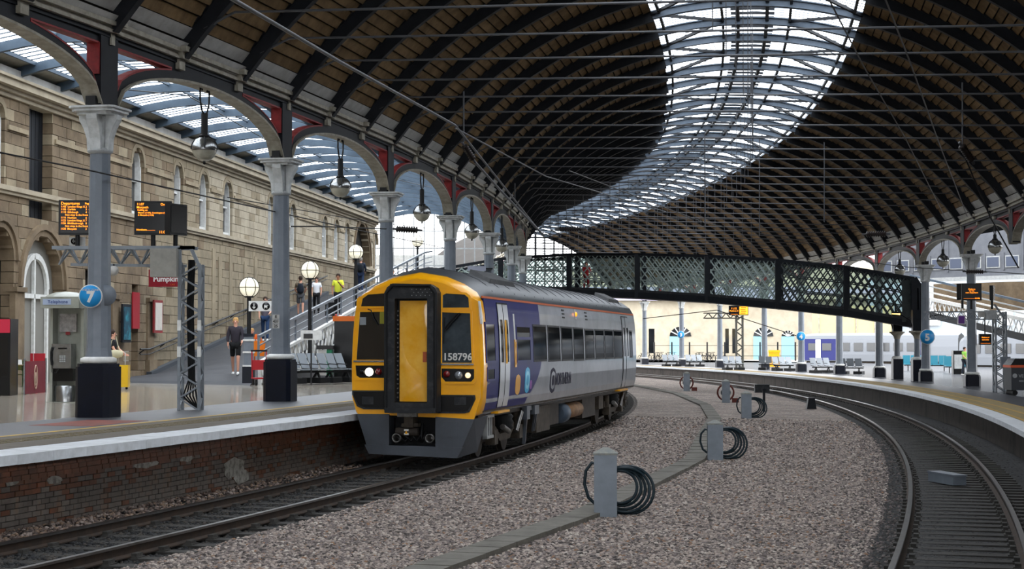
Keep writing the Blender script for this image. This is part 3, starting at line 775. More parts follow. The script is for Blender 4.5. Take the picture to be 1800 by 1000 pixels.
# end of the station building beyond the ramp
eb=thing('wall_far_end',kind='structure')
m=M(); m.box((-7.2,113,7.6),(6.,.6,.9)); m.obj('white_beam',K['white'],eb)
m=M(); m.box((-6.2,112,3.8),(1.0,1.,6.)); m.obj('brick_pier',K['ashd'],eb)
m=M(); m.prism([(-9,1),(-2,1),(-2,3.5),(-7,6.4),(-9,6.4)],(0,115,0),(1,0,0),(0,0,1),(0,.4,0)); m.obj('stair_flank',K['ashl'],eb)
# ================= iron columns =================
def make_column(name,label,grp,H,bh,bw,loc,rz_,mats=('navy','white','grey','lgrey'),s=1.0,disc=None):
    t=thing(name,label,'column',loc,rz_,grp)
    m=M(); w=bw/2
    def octp(w,c): return [(-w+c,-w),(w-c,-w),(w,-w+c),(w,w-c),(w-c,w),(-w+c,w),(-w,w-c),(-w,-w+c)]
    m.prism(octp(w,.13*bw),(0,0,0),(1,0,0),(0,1,0),(0,0,bh-.06)); m.prism(octp(w*.93,.13*bw),(0,0,bh-.06),(1,0,0),(0,1,0),(0,0,.06)); m.obj('base',K[mats[0]],t)
    m=M(); m.lathe([(w*.8,bh),(w*.98,bh+.02),(w*1.0,bh+.06),(w*.98,bh+.1),(w*.75,bh+.13)],n=20); m.obj('collar',K[mats[1]],t)
    m=M(); r0=.235*s;r1=.195*s; m.lathe([(r0*1.12,bh+.12),(r0,bh+.3),(r1,H-.86)],n=10,rot=pi/10,sm=False); m.obj('shaft',K[mats[2]],t)
    m=M(); m.lathe([(r1*1.0,H-.9),(r1*1.25,H-.86),(r1*1.25,H-.82),(r1,H-.78)],n=16); m.obj('necking',K[mats[3]],t)
    m=M()
    m.lathe([(r1*.8,H-.8),(r1*.8,H-.25),(r1*1.1,H-.18)],n=12)
    for k in range(4):
        c,s_=cos(k*pi/2),sin(k*pi/2); ax=Vector((c,s_,0)); ay=Vector((-s_,c,0))
        pr_=[(r1*.8,H-.86),(r1*1.12,H-.84),(r1*1.2,H-.6),(r1*1.5,H-.42),(r1*2.0,H-.24),(r1*2.05,H-.15),(r1*.8,H-.15)]
        m.prism(pr_,-ay*.11*s,ax,(0,0,1),ay*.22*s)
    m.obj('capital',K['capg'],t)
    m=M()
    for z0,z1,ww in ((H-.16,H-.1,.36),(H-.1,H-.04,.43),(H-.04,H,.47)):
        m.prism(octp(ww*s,.08),(0,0,z0),(1,0,0),(0,1,0),(0,0,z1-z0))
    m.obj('abacus',K['capg'],t)
    for sg in (-1,1):
        m=M(); m.box((sg*.0,sg*.38,H+.1),(.2,.12,.16)); m.box((0,sg*.38,H+.01),(.1,.08,.04)); m.obj('floodlight',K['wire'],t)
    return t
side=['nearest','second','third','fourth','fifth','sixth','seventh','eighth']
for n in range(0,9):
    a=aCol(n); Y=CY+284.4*sin(a); a=aY(rL(Y),Y); Y=CY+rL(Y)*sin(a)
    p=P(rL(Y),a,ZPL)
    if n<7:
        make_column('iron_column',['tall grey iron column with a navy base bearing the blue 7 disc, nearest on the left platform','grey iron column with white enamel number plate beside the ramp lamp, second from left','grey iron column rising directly behind the yellow train nose, third from left','grey iron column behind the train roof, fourth from left along the arcade','grey iron column over the train roof carrying a small platform sign, fifth from left','grey iron column behind the train roof with the lattice bridge behind it, sixth from left','farthest grey iron column of the left row, against the lattice footbridge'][n],'iron columns of the left-hand arcade',5.97,1.03,.70,p,a)
lamb=[-.0935]+[aCol(n)+{11:.0085,12:.012,13:.015}.get(n,0) for n in range(5,14)]; lamb[1]-=.004; lamb[2]-=.0035
rl=['beside the departure screens, largest on the right platform','bearing the blue 5 disc at the foot of the footbridge','left of the two dark footbridge columns, beside grey benches','behind the far train windows with bench at its foot','bearing the blue 4 disc','just right of the far bright departure screen mast','between two benches with the far bike racks behind','bearing the small blue 3 disc','farthest visible beneath the footbridge, just right of the train']
for i,a in enumerate(lamb):
    if i==0: continue
    make_column('iron_column','grey iron column with low navy base '+rl[i-1],'iron columns of the right-hand arcade',5.97,.52,.68,P(RR,a,ZPR),a,('navy','white','grey','lgrey'))
# ================= hanging globe lamps =================
def make_hanging(name,label,grp,loc,rz_,drop,r=.27):
    t=thing(name,label,'lamp',loc,rz_,grp)      # origin at the globe centre
    m=M(); m.tube([(0,0,r*1.05),(0,0,drop-.55)],.075,10); m.lathe([(.1,r*1.0),(.13,r*1.08),(.1,r*1.2)],n=12); m.obj('stem',K['wire'],t)
    m=M(); m.lathe([(r*.3,r*1.04),(r*.75,r*.78),(r*1.02,r*.3),(r*1.06,.0),(r*1.03,-.03)],n=20); m.obj('shade',K['chrome'],t)
    for k in range(4):
        q=k*pi/2+.4; m=M(); m.tube([(cos(q)*r*1.07*cos(u),sin(q)*r*1.07*cos(u),r*1.07*sin(u)) for u in [i*pi/2/7 for i in range(8)]],.018,5); m.obj('cage_bar',K['wire'],t)
    m=M(); m.sphere((0,0,0),r,18,8,z0=-1,z1=.0); m.obj('globe',K['globeoff'],t)
    m=M(); m.lathe([(.0,-r-.07),(.03,-r-.05),(.03,-r),(.0,-r+.02)],n=8); m.obj('finial',K['wire'],t)
    for sg in (-1,1):
        m=M(); m.tube([(0,0,drop-.6),(0,sg*.16,drop-.5),(0,sg*.26,drop-.3),(0,sg*.27,drop-.08),(0,sg*.2,drop+.03),(0,sg*.13,drop-.06)],.022,6); m.obj('hook',K['wire'],t)
    m=M(); m.tube([(0,-.27,drop-.1),(0,-.27,drop+.1)],.018,5); m.tube([(0,.27,drop-.1),(0,.27,drop+.1)],.018,5); m.beam((0,-.34,drop+.1),(0,.34,drop+.1),.04); m.obj('hanger',K['wire'],t)
    return t
names=['largest hanging globe lamp, between the two nearest left columns','second hanging globe lamp from left, between second and third column','third hanging globe lamp along the left arcade, over the train nose','fourth hanging globe lamp along the left arcade','fifth and smallest hanging globe lamp along the left arcade']
for n in range(5):
    a=(aCol(n)+aCol(n+1))/2; r=rL(CY+284.4*sin(a)); p=P(r,a,6.65)
    make_hanging('hanging_lamp',names[n],'hanging globe lamps of the left arcade',p,a,1.35)
for (x,y,Y,l) in ((1765,434,74.7,'hanging globe lamp at the far right edge of the picture'),(1670,459,86.3,'hanging globe lamp between the columns right of the footbridge'),(1594,475,96.8,'small hanging globe lamp above the footbridge end')):
    p=at(x,y,Y); a=aY(RR,Y); q=P(RR,a,p.z); make_hanging('hanging_lamp',l,'hanging globe lamps of the right arcade',q,a,7.65-q.z-.1,.3)
# ================= globe lamp posts =================
def make_post(label,gx,gy,bx,by,Y,zb,base=True):
    g=at(gx,gy,Y); t=thing('globe_lamp_post',label,'lamp post',(g.x,g.y,zb),0,'lit globe lamp posts along the ramp')
    r=.31; h=g.z-zb; b0=1.5 if base else 0
    m=M(); m.tube([(0,0,b0),(0,0,h-r*.9)],.065,10); m.lathe([(.14,h-r*1.05),(.16,h-r*.95),(.1,h-r*.8)],n=12); m.obj('pole',K['wire'],t)
    m=M(); m.sphere((0,0,h),r,20,12); m.obj('globe',K['globe'],t)
    for k in range(3):
        q=k*pi/3+.3; m=M(); m.tube([(cos(q)*cos(u)*(r+.015),sin(q)*cos(u)*(r+.015),h+sin(u)*(r+.015)) for u in [2*pi*i/20 for i in range(20)]],.012,4,closed=True); m.obj('cage_hoop',K['wire'],t)
    m=M(); m.tube([((r+.015)*cos(u),(r+.015)*sin(u),h) for u in [2*pi*i/20 for i in range(20)]],.012,4,closed=True); m.obj('cage_hoop',K['wire'],t)
    if base:
        m=M(); m.box((0,0,.26),(.36,.36,.52)); m.obj('foot',K['navy'],t)
        m=M(); m.box((0,0,1.0),(.28,.28,.96)); m.obj('pier',K['grey'],t)
        m=M(); 
        for z in (.54,.98,1.36): m.box((0,0,z),(.34,.34,.06))
        m.obj('pier_band',K['white'],t)
        m=M(); m.box((0,0,1.52),(.32,.32,.1)); m.obj('pier_cap',K['navy'],t)
    return t
lp=make_post('lit globe lamp post on a banded pier at the foot of the ramp',438,505,435,672,56,1.12)
Y=60.5; make_post('lit globe lamp post beside the ramp, between the second column and the train',545,475,545,605,62,1.9,False)
make_post('lit globe lamp post up the ramp beside the man with a dark backpack',625.5,443,625,515,76,3.6,False)
make_post('small lit globe lamp post far behind the train roof',734,424,734,460,96,4.6,False)
p=at(459,538,55.7); sg=thing('direction_sign','white direction sign with arrow and cup symbols on the lamp post by the ramp','sign',(p.x,p.y,p.z))
m=M(); m.box((0,0,0),(.78,.05,.32)); m.obj('panel',K['white'],sg)
for k,dx in ((0,-.22),(1,.16)):
    m=M(); m.lathe([(0,-.01),(.12,-.01),(.12,.01),(0,.01)],n=20); o=m.obj('symbol_disc',K['screen'],sg); o.location=(dx,-.03,0); o.rotation_euler=(pi/2,0,0)
m=M(); m.beam((-.22,-.045,.08),(-.22,-.045,-.07),.025,.012); m.beam((-.22,-.045,-.08),(-.27,-.045,-.02),.02,.012); m.beam((-.22,-.045,-.08),(-.17,-.045,-.02),.02,.012)
m.box((.15,-.045,-.01),(.1,.012,.07)); m.beam((.2,-.045,.02),(.23,-.045,.02),.015); m.beam((.11,-.045,.04),(.11,-.045,-.08),.014);m.beam((.19,-.045,.0),(.19,-.045,-.08),.014); m.obj('symbol',K['white'],sg)
# ================= the train =================
K['ty']=mat('cab_yellow','#efa808',.3,c2='#e09c0a',scale=1.5,coat=.5)
K['tp']=mat('livery_purple_blue','#1c2066',.35,c2='#171a58',scale=1,coat=.0,spec=.1)
K['ts']=mat('livery_silver','#a4a7ad',.2,c2='#94979d',scale=1,coat=.3)
K['troof']=mat('train_roof_grey','#2e3237',.4,c2='#3c4045',scale=.8)
K['orange']=mat('cantrail_orange','#a8512a',.5)
K['skirt']=mat('skirt_grey','#474c53',.4,c2='#3b3f45',scale=1.5)
K['under']=mat('grimy_underframe','#26211d',.75,c2='#3a322a',scale=5)
K['under2']=mat('dusty_underframe','#4a4238',.8,c2='#2d2823',scale=6)
K['gang']=mat('gangway_rubber','#1b1d20',.6,c2='#3b3c3e',scale=6,lo=.5,hi=.75)
K['tglass']=sheen('train_glass','#0d1013',.13,.06)
K['lglass']=mat('reflection_toned_cab_glass','#3a444b',.05,c2='#20262b',scale=2,spec=.5)  # lighter mottled tone paints reflections on the right-hand cab panes
PSI=math.atan(.207); TX=Vector((cos(PSI),-sin(PSI),0)); TY=Vector((sin(PSI),cos(PSI),0)); T0=Vector((-1.905,35.06,0))
PROF=[(1.18,.93),(1.28,.98),(1.34,1.2),(1.37,1.6),(1.375,2.0),(1.355,2.6),(1.32,3.05),(1.28,3.3),(1.16,3.5),(.9,3.68),(.55,3.83),(0,3.93)]
def prx(z):
    for (x0,z0),(x1,z1) in zip(PROF[1:8],PROF[2:9]):
        if z0<=z<=z1: return x0+(x1-x0)*(z-z0)/(z1-z0)
    return 1.28
def sp(x,y):
    D=ray(x,y); N=TX; t=(T0+TX*1.36-CAM).dot(N)/D.dot(N); p=CAM+D*t; return ((p-T0).dot(TY),p.z)
def spatch(m,y0,y1,z0,z1,off=.006,mi=0,nz=6,sg=1,thick=True):
    """panel following the curved body side; y0,y1 may be functions of z"""
    f=lambda q,z:q(z) if callable(q) else q
    v=[];
    for i in range(nz+1):
        z=z0+(z1-z0)*i/nz; x=prx(z)
        for yy in (f(y0,z),f(y1,z)): v.append((sg*(x+off),yy,z))
        for yy in (f(y0,z),f(y1,z)): v.append((sg*(x-.02),yy,z))
    fs=[]
    for i in range(nz):
        a=i*4;b=a+4; fs+=[(a,a+1,b+1,b),(a+2,b+2,b+3,a+3),(a,b,b+2,a+2),(a+1,a+3,b+3,b+1)]
    fs+=[(0,2,3,1),(nz*4,nz*4+1,nz*4+3,nz*4+2)]
    return m.add(v,fs,mi)
def body_mesh(L_,front=True,back=True):
    m=M(); full=[(x,z) for x,z in PROF]+[(-x,z) for x,z in PROF[::-1][1:]]
    secs=[]
    if front: secs=[(0,.95,.905,.08),(.04,.975,.925,.04),(.12,.99,.94,0),(.35,1,.955,0),(1.0,1,1,0)]
    else: secs=[(0,1,1,0)]
    for i in range(1,12): secs.append((secs[0][0]+(L_-1.2)*i/12+ (1.0 if front else 0)*(1-i/12),1,1,0))
    secs.append((L_,1,1,0))
    n=len(full); v=[]
    for (y,sx,sz,dz) in secs:
        for (x,z) in full: v.append((x*sx,y,.93+dz+(z-.93-(dz if z<1.3 else dz))*sz if z>1.3 else z+dz*(1 if z<1.0 else .5)))
    f=[];mi=[]
    for i in range(len(secs)-1):
        for j in range(n):
            jj=(j+1)%n; z=(full[j][1]+full[jj][1])/2; 
            q=(i*n+j,(i+1)*n+j,(i+1)*n+jj,i*n+jj)
            if front and i<3: k=1
            elif z>3.3: k=2
            else: k=0
            m.f.append(q); m.m.append(k); m.s.append(z>3.3 or i<4)
    m.v=v
    m.f.append(tuple(range(n))); m.m.append(1 if front else 0); m.s.append(False)
    m.f.append(tuple(range((len(secs)-1)*n,len(secs)*n))[::-1]); m.m.append(0); m.s.append(False)
    return m
tr=thing('passenger_train','yellow-nosed purple and silver train car numbered 158796 standing at the left platform','train',T0,-PSI)
TL=22.5
body_mesh(TL).obj('body_shell',[K['ts'],K['ty'],K['troof']],tr)
# livery panel with a swooping rear edge
yb=sp(950.5,580)[0]; yb2=sp(926,710)[0]
def edge(z): 
    u=max(0,min(1,(1.95-z)/.85)); return yb-(yb-yb2)*u**1.6
m=M(); 
for sg in (1,-1): spatch(m,.36,edge,1.0,3.27,.003,nz=14,sg=sg)
m.obj('purple_side_panel',K['tp'],tr)
m=M()
for sg in (1,-1): spatch(m,.3,TL-.1,3.27,3.315,.01,nz=1,sg=sg)
m.obj('cantrail_stripe',K['orange'],tr)
m=M()
for sg in (1,-1): spatch(m,.3,TL-.1,.99,1.03,.012,nz=1,sg=sg)
m.obj('sole_bar',K['under2'],tr)
def win(px0,px1,yt,yb_,name='side_window',hopper=False,par=None,fr='wire'):
    xm=(px0+px1)/2
    y0=sp(px0,600)[0]; y1=sp(px1,600)[0]; z1=sp(xm,yt)[1]; z0=sp(xm,yb_)[1]
    m=M(); spatch(m,y0,y1,z0,z1,.006); w=m.obj(name,K['tglass'],par or tr)
    m=M(); t=.045
    spatch(m,y0-t,y1+t,z0-t,z0,.012,nz=1);spatch(m,y0-t,y1+t,z1,z1+t,.012,nz=1);spatch(m,y0-t,y0,z0,z1,.012,nz=4);spatch(m,y1,y1+t,z0,z1,.012,nz=4)
    if hopper: zz=z0+(z1-z0)*.62; spatch(m,y0,y1,zz,zz+.06,.014,nz=1)
    m.obj('window_frame',K['tp'] if px0<935 else K['gang'],w)
    return w
win(854.5,869.5,570,634,'cab_side_window')
win(856,868,649,666,'cab_quarterlight')
for (a_,b_,t_,c_,h_) in ((908.5,931.5,575,633,1),(937.5,959.5,574,632,0),(963.5,983.5,575.5,632,0),(987,1005.3,577,631,0),(1008.5,1025,578.5,631,0),(1028.5,1043.5,581,629,1),(1046.3,1061,581.5,628.5,0),(1063.2,1077,582,628,0),(1079.2,1093,582.5,627.5,0),(1106.5,1110.7,583,626,0)): win(a_,b_,t_,c_,hopper=bool(h_))
# sliding plug doors
def door(px0,px1,mt,wpx,yt=531,yb_=712):
    y0=sp(px0,600)[0];y1=sp(px1,600)[0]
    m=M(); spatch(m,y0,y1,1.06,3.18,.014,nz=12); d=m.obj('door',mt,tr)
    w0=sp(wpx[0],600)[0];w1=sp(wpx[1],600)[0]
    m=M(); spatch(m,w0,w1,1.98,2.86,.02,nz=6); m.obj('door_window',K['tglass'],d)
    m=M(); spatch(m,y0-.02,y0,1.05,3.2,.02,nz=8); spatch(m,y0,y1,3.18,3.21,.02,nz=1); m.obj('door_seal',K['rubber'],d)
    return d
K['doorw']=mat('door_white','#c9ccd0',.25,coat=.5); K['doord']=mat('door_navy','#1e2144',.25,coat=.5)
d1=door(876.8,885.6,K['doorw'],(879.3,883.3)); d2=door(886.2,894.6,K['doorw'],(888.6,892.4))
m=M(); y_=sp(885.9,600)[0]; m.tube([(prx(2.)+.05,y_,1.95),(prx(2.8)+.05,y_,2.85)],.02,6); m.obj('grab_rail',K['yellow'],d1)
door(1094.5,1099.6,K['ts'],(1096,1098.4)); door(1100,1105,K['ts'],(1101.3,1103.6))
# bodyside signs: door instructions, hatch handle, logos
m=M(); a_=sp(903.5,600)[0]; spatch(m,a_,a_+.12,2.45,3.0,.012,nz=2); m.obj('instruction_strip',K['white'],tr)
m=M(); spatch(m,a_+.0,a_+.05,1.9,2.42,.02,nz=2); spatch(m,a_+.12,a_+.17,1.9,2.42,.02,nz=2); spatch(m,a_,a_+.17,1.86,1.91,.02,nz=1); spatch(m,a_,a_+.17,2.4,2.45,.02,nz=1); m.obj('emergency_handle_frame',K['yellow'],tr)
m=M(); a_=sp(847.5,600)[0]; spatch(m,a_,a_+.1,2.75,3.2,.012,nz=2); m.obj('cab_label',K['white'],tr)
def capsule(px0,px1,yt,yb_,col,name,inner=None):
    y0=sp(px0,670)[0];y1=sp(px1,670)[0]; z1=sp((px0+px1)/2,yt)[1];z0=max(sp((px0+px1)/2,yb_)[1],1.03); hw=(y1-y0)/2; yc=(y0+y1)/2; hh=(z1-z0)/2; zc=(z0+z1)/2
    g=lambda s,k: (lambda z:yc+s*hw*k*max(0,1-abs((z-zc)/hh/k)**4)**.5)
    m=M(); spatch(m,g(-1,1),g(1,1),z0,z1,.008,nz=14); o=m.obj(name,col,tr)
    if inner:
        m=M(); spatch(m,g(-1,.72),g(1,.72),zc-hh*.72,zc+hh*.72,.011,nz=10); m.obj('logo_inner',inner[0],o)
        m=M(); spatch(m,g(-1,.42),g(1,.42),zc-hh*.42,zc+hh*.42,.014,nz=8); m.obj('logo_bar',inner[1],o)
K['lyel']=mat('logo_amber','#e0a43c',.3); K['lcy']=mat('logo_cyan','#1fa3cf',.3); K['lmag']=mat('logo_magenta','#8b3f9b',.3); K['lpur']=mat('logo_plum','#1d1a30',.5,spec=.05)
capsule(905.8,914,658,694,K['lyel'],'amber_capsule_logo'); capsule(922,930.5,645,691,K['lcy'],'cyan_capsule_logo',(mat('pale_cyan','#8fd4ea',.3),K['lcy'])); capsule(931,934.5,668,684,K['lmag'],'magenta_capsule_logo')
capsule(966.8,976,646,691,K['lpur'],'plum_capsule_logo',(K['ts'],K['lpur']))
y0,z0=sp(989,666); text('NORTHERN',.42,K['lpur'],'lettering',tr,(prx(z0)+.012,y0,z0),(pi/2,0,pi/2),sx=1.0)
for px,py in ((993,551),(1033,555)):
    y0,z0=sp(px,py); m=M()
    for k in range(3): spatch(m,y0-.17,y0+.17,z0-.12+k*.09,z0-.08+k*.09,.008,nz=1)
    m.obj('vent_grille',K['rubber'],tr)
y0,z0=sp(1014,552.5); m=M(); spatch(m,y0-.1,y0+.1,z0-.13,z0+.13,.015,nz=2); o=m.obj('indicator_housing',K['lgrey'],tr)
m=M(); m.lathe([(.06,0),(.05,.03),(0,.05)],n=10); q=m.obj('amber_indicator_lamp',mat('amber_lamp','#ff8a20',.4,emit=2),o); q.location=(prx(z0)+.015,y0,z0); q.rotation_euler=(0,pi/2,0)
# roof fittings: ribs, horn cover, air-conditioning pods
def rz_roof(x):
    x=abs(x)
    for (x1,z1),(x0,z0_) in zip(PROF[7:-1],PROF[8:]):
        if x0<=x<=x1: return z0_+(z1-z0_)*(x-x0)/(x1-x0)
    return 3.3
for (ya,yb3) in ((2.3,5.2),(19.2,21.6)):
    m=M()
    for xx in (-.75,.75):
        v=[(xx-.22,ya,rz_roof(xx-.22)-.02),(xx+.22,ya,rz_roof(xx+.22)-.02),(xx+.22,yb3,rz_roof(xx+.22)-.02),(xx-.22,yb3,rz_roof(xx-.22)-.02)]
        v+=[(p[0]*.97,p[1]+(.25 if i<2 else -.25),p[2]+.13) for i,p in enumerate(v)]
        m.add(v,[(0,3,2,1),(4,5,6,7),(0,1,5,4),(1,2,6,5),(2,3,7,6),(3,0,4,7)])
    m.obj('roof_pod',K['gang'],tr)
m=M()
for i in range(18):
    y=1.6+i*1.15
    pts=[(x*1.002,y,rz_roof(x)+.006) for x in [-1.2+2.4*j/16 for j in range(17)]]
    m.tube(pts,.006,4)
o=m.obj('roof_seam',K['troof'],tr); o['kind']='stuff'
# ---- cab front ----
def fx(px): return (px-731)/87.5
def fz(py): return (814.5-py)/89
def fbox(m,px0,px1,py0,py1,d0,d1,mi=0):
    x0,x1=fx(px0),fx(px1); z0,z1=fz(py1),fz(py0); m.frame((x0,-d1,z0),(x1-x0,0,0),(0,d1-d0,0),(0,0,z1-z0),mi)
def fpoly(pts,d0,d1,mt,name,par):
    m=M(); m.prism([(fx(a),fz(b)) for a,b in pts],(0,-d0,0),(1,0,0),(0,0,1),(0,-(d1-d0),0)); return m.obj(name,mt,par)
nose=fpoly([(616,700),(626,729),(834,737),(846,700),(846,640),(842,530),(800,508),(760,500),(700,499),(655,507),(624,524),(616,640)],-.06,.012,K['ty'],'nose_panel',tr)
def fframe(pts,w,mt,name,par,d=.035):
    m=M(); n=len(pts); cx=sum(fx(a) for a,b in pts)/n; cz=sum(fz(b) for a,b in pts)/n
    P0=[(fx(a),fz(b)) for a,b in pts]; P1=[(cx+(x-cx)*(1+w/abs(max(.3,abs(pts[0][0]-cx)))) if 0 else x+w*(1 if x>cx else -1),z+w*(1 if z>cz else -1)) for x,z in P0]
    for i in range(n):
        j=(i+1)%n; a,b,c,e=P0[i],P0[j],P1[j],P1[i]
        v=[(a[0],-.012,a[1]),(b[0],-.012,b[1]),(c[0],-.012,c[1]),(e[0],-.012,e[1]),(a[0],-d,a[1]),(b[0],-d,b[1]),(c[0],-d,c[1]),(e[0],-d,e[1])]
        m.add(v,[(0,1,2,3),(7,6,5,4),(0,4,5,1),(1,5,6,2),(2,6,7,3),(3,7,4,0)])
    return m.obj(name,mt,par)
# left windscreen (upper pane, lower pane), right windscreen
for nm,pts,mt in (('quarter_pane',[(632,538),(676,538),(676,515),(645,517),(635,524)],K['tglass']),('windscreen',[(624,633),(676,633),(676,548),(630,548)],K['tglass']),
                  ('quarter_pane',[(779,541),(826,541),(825,524),(818,518),(785,516),(779,519)],K['lglass']),('windscreen',[(778,638),(831,638),(828,551),(778,549)],K['lglass'])):
    w_=fpoly(pts,.0,.02,mt,nm,nose); fframe(pts,.04,K['ty'],'window_surround',w_)
m=M(); fbox(m,619,677,634,637,.01,.05); m.obj('window_ledge',K['chrome'],nose); m=M(); fbox(m,776,834,639,642,.01,.05); m.obj('window_ledge',K['chrome'],nose)
for pts in ([(622,643),(676,643),(676,665),(630,665),(624,661)],[(777,648),(835,649),(835,665),(830,671),(784,671),(777,663)]):
    b_=fpoly(pts,.0,.018,K['screen'],'light_cluster',nose); fframe(pts,.05,K['ty'],'cluster_surround',b_,.03)
def lamp(px,py,r,mt,name,par):
    m=M(); m.lathe([(0,.055),(r*.7,.045),(r,.02),(r,0)],n=16); o=m.obj(name,mt,par); o.location=(fx(px),-.012,fz(py)); o.rotation_euler=(pi/2,0,0); return o
K['hl']=mat('headlight_glow','#fff3d8',.3,emit=4); K['rl']=mat('red_lens','#6d1414',.2,coat=1); K['cl']=mat('clear_lens','#8d9297',.15,coat=1,metal=.5)
lamp(647,654.5,.085,K['hl'],'headlight',tr); lamp(664,654,.07,K['rl'],'tail_light',tr); lamp(634,654,.05,K['screen'],'marker_light',tr)
lamp(786,658,.07,K['rl'],'tail_light',tr); lamp(807,660,.085,K['cl'],'headlight',tr); lamp(824,660,.055,mat('warm_marker','#ffcf9c',.3,emit=1.6),'marker_light',tr)
for pts in ([(619,690),(676,690),(676,718),(640,718),(628,713),(619,697)],[(772,697),(834,697),(835,704),(824,722),(815,724),(772,724)]):
    b_=fpoly(pts,.0,.02,K['screen'],'bumper_recess',nose); fframe(pts,.03,K['gang'],'recess_lip',b_,.04)
    m=M(); c=sum(p[0] for p in pts)/6; fbox(m,c-9,c+12,698,712,.015,.03); m.obj('recess_socket',K['gang'],b_)
text('158796',.2,K['white'],'number',tr,(fx(805.5),-.028,fz(628)),bold=.004)
m=M(); m.tube([(fx(811),-.06,fz(551)),(fx(797),-.07,fz(566)),(fx(785),-.06,fz(580))],.022,6); m.tube([(fx(806),-.06,fz(551)),(fx(793),-.07,fz(566)),(fx(783),-.05,fz(578))],.014,6); m.tube([(fx(783),-.05,fz(558)),(fx(781),-.05,fz(604))],.012,5); m.obj('wiper',K['rubber'],tr)
m=M(); m.tube([(fx(645),-.05,fz(543)),(fx(651),-.06,fz(545)),(fx(655),-.07,fz(558)),(fx(663),-.05,fz(571))],.012,5); m.obj('wiper',K['rubber'],tr)
m=M(); fbox(m,666,675,548,569,.02,.03); m.obj('warning_sticker',mat('dull_yellow_sticker','#8d8a28',.6),tr)
m=M(); fbox(m,630,641,557,571,.02,.03); m.obj('window_sticker',mat('grey_sticker','#7e8488',.6),tr)
# gangway
gw=thing('gangway'); gw.parent=tr
def gb(x0,x1,z0,z1,y0,y1,mt,name,par=None):
    m=M(); m.frame((x0,y0,z0),(x1-x0,0,0),(0,y1-y0,0),(0,0,z1-z0)); return m.obj(name,mt,par or gw)
gxc=-.02; ow=.535; iw=.33
m=M(); 
outer=[(-ow,1.02),(ow,1.02),(ow,3.36),(ow-.05,3.46),(ow-.16,3.53),(-ow+.16,3.55),(-ow+.05,3.48),(-ow,3.38)]
inner=[(-iw,1.2),(iw,1.2),(iw,3.24),(iw,3.245),(iw-.01,3.25),(-iw+.01,3.25),(-iw,3.245),(-iw,3.24)]
n=8; v=[]
for y in (-.34,-.0):
    for q in outer: v.append((gxc+q[0],y,q[1]))
    for q in inner: v.append((gxc+q[0],y,q[1]))
for i in range(n):
    j=(i+1)%n; m.add([],[])
    m.f+= [(i,j,n+j,n+i),(i,i+2*n,j+2*n,j),(n+i,n+j,3*n+j,3*n+i)]; m.m+=[0]*3; m.s+=[False]*3
m.v=v; m.obj('gangway_frame',K['gang'],gw)
m=M()
for sx_ in (-1,1):
    m.tube([(gxc+sx_*(ow-.03),-.36,1.06),(gxc+sx_*(ow-.03),-.36,3.36),(gxc+sx_*(ow-.16),-.36,3.5)],.035,6)
m.tube([(gxc-ow+.12,-.36,3.51),(gxc+ow-.12,-.36,3.5)],.035,6); m.obj('gangway_seal',K['rubber'],gw)
gb(gxc-ow+.02,gxc+ow-.02,1.0,1.1,-.4,-.1,K['gang'],'gangway_step')
gb(gxc-iw-.01,gxc+iw+.01,1.18,3.26,-.12,-.03,K['rubber'],'door_recess')
dm=M(); nx,nz_=8,20; v=[];x0,x1=gxc-.27,gxc+.33
for i in range(nz_+1):
    for j in range(nx+1):
        u=j/nx;w_=i/nz_; b_=.012*sin(u*pi)*sin(w_*9)+.008*sin(u*5+w_*4); b_*= (1 if 0<j<nx and 0<i<nz_ else 0); v.append((x0+(x1-x0)*u,-.17-b_,1.22+1.99*w_))
f=[(i*(nx+1)+j,i*(nx+1)+j+1,(i+1)*(nx+1)+j+1,(i+1)*(nx+1)+j) for i in range(nz_) for j in range(nx)]
dm.add(v,f,0,True); dm.frame((x0,-.168,1.22),(x1-x0,0,0),(0,.05,0),(0,0,1.99))
gd=dm.obj('gangway_door',mat('scuffed_yellow_door','#d99a10',.22,c2='#e9b54a',scale=2.2,coat=.8),gw)
m=M(); m.frame((x1-.12,-.2,2.0),(.075,0,0),(0,.02,0),(0,0,.2)); m.obj('door_handle_recess',K['orange'],gw)
m=M()
for zz in np.arange(1.3,3.1,.09): m.box((gxc-iw+.03,-.2,zz),(.03,.03,.03))
o=m.obj('latch_strip',K['steel'],gw); o['kind']='stuff'
m=M()
for r_ in range(3):
    for q in range(5): m.sphere((gxc+.02+q*.09+(r_%2)*.04,-.342,3.31+r_*.06),.01,5,3)
o=m.obj('rivets',K['lgrey'],gw); o['kind']='stuff'
# skirt and coupler
sk_=thing('front_skirt'); sk_.parent=tr
fpoly([(626,729),(684,729),(684,783),(681,792),(648,798)],-.35,.06,K['skirt'],'skirt_panel_left',sk_).name='skirt_panel'
fpoly([(767,733),(836,737),(822,768),(806,805),(767,803)],-.35,.06,K['skirt'],'skirt_panel',sk_)
fpoly([(640,783),(816,786),(806,805),(648,799)],-.35,.08,K['skirt'],'skirt_bottom_panel',sk_)
m=M(); v=[(fx(836),-.06,fz(737)),(1.34,.55,.92),(1.12,.55,.2),(fx(806),-.06,fz(805))]; v+=[(p[0]-.06,p[1]+.02,p[2]) for p in v]; m.add(v,[(0,1,2,3),(7,6,5,4),(0,4,5,1),(1,5,6,2),(2,6,7,3),(3,7,4,0)]); m.obj('skirt_return',K['skirt'],sk_)
m=M(); fbox(m,781,808,740,768,.06,.075); m.obj('access_panel',K['skirt'],sk_)
m=M(); fbox(m,684,768,720,790,-.5,-.42); m.obj('coupler_cavity',K['rubber'],tr)
cp=thing('coupler'); cp.parent=tr
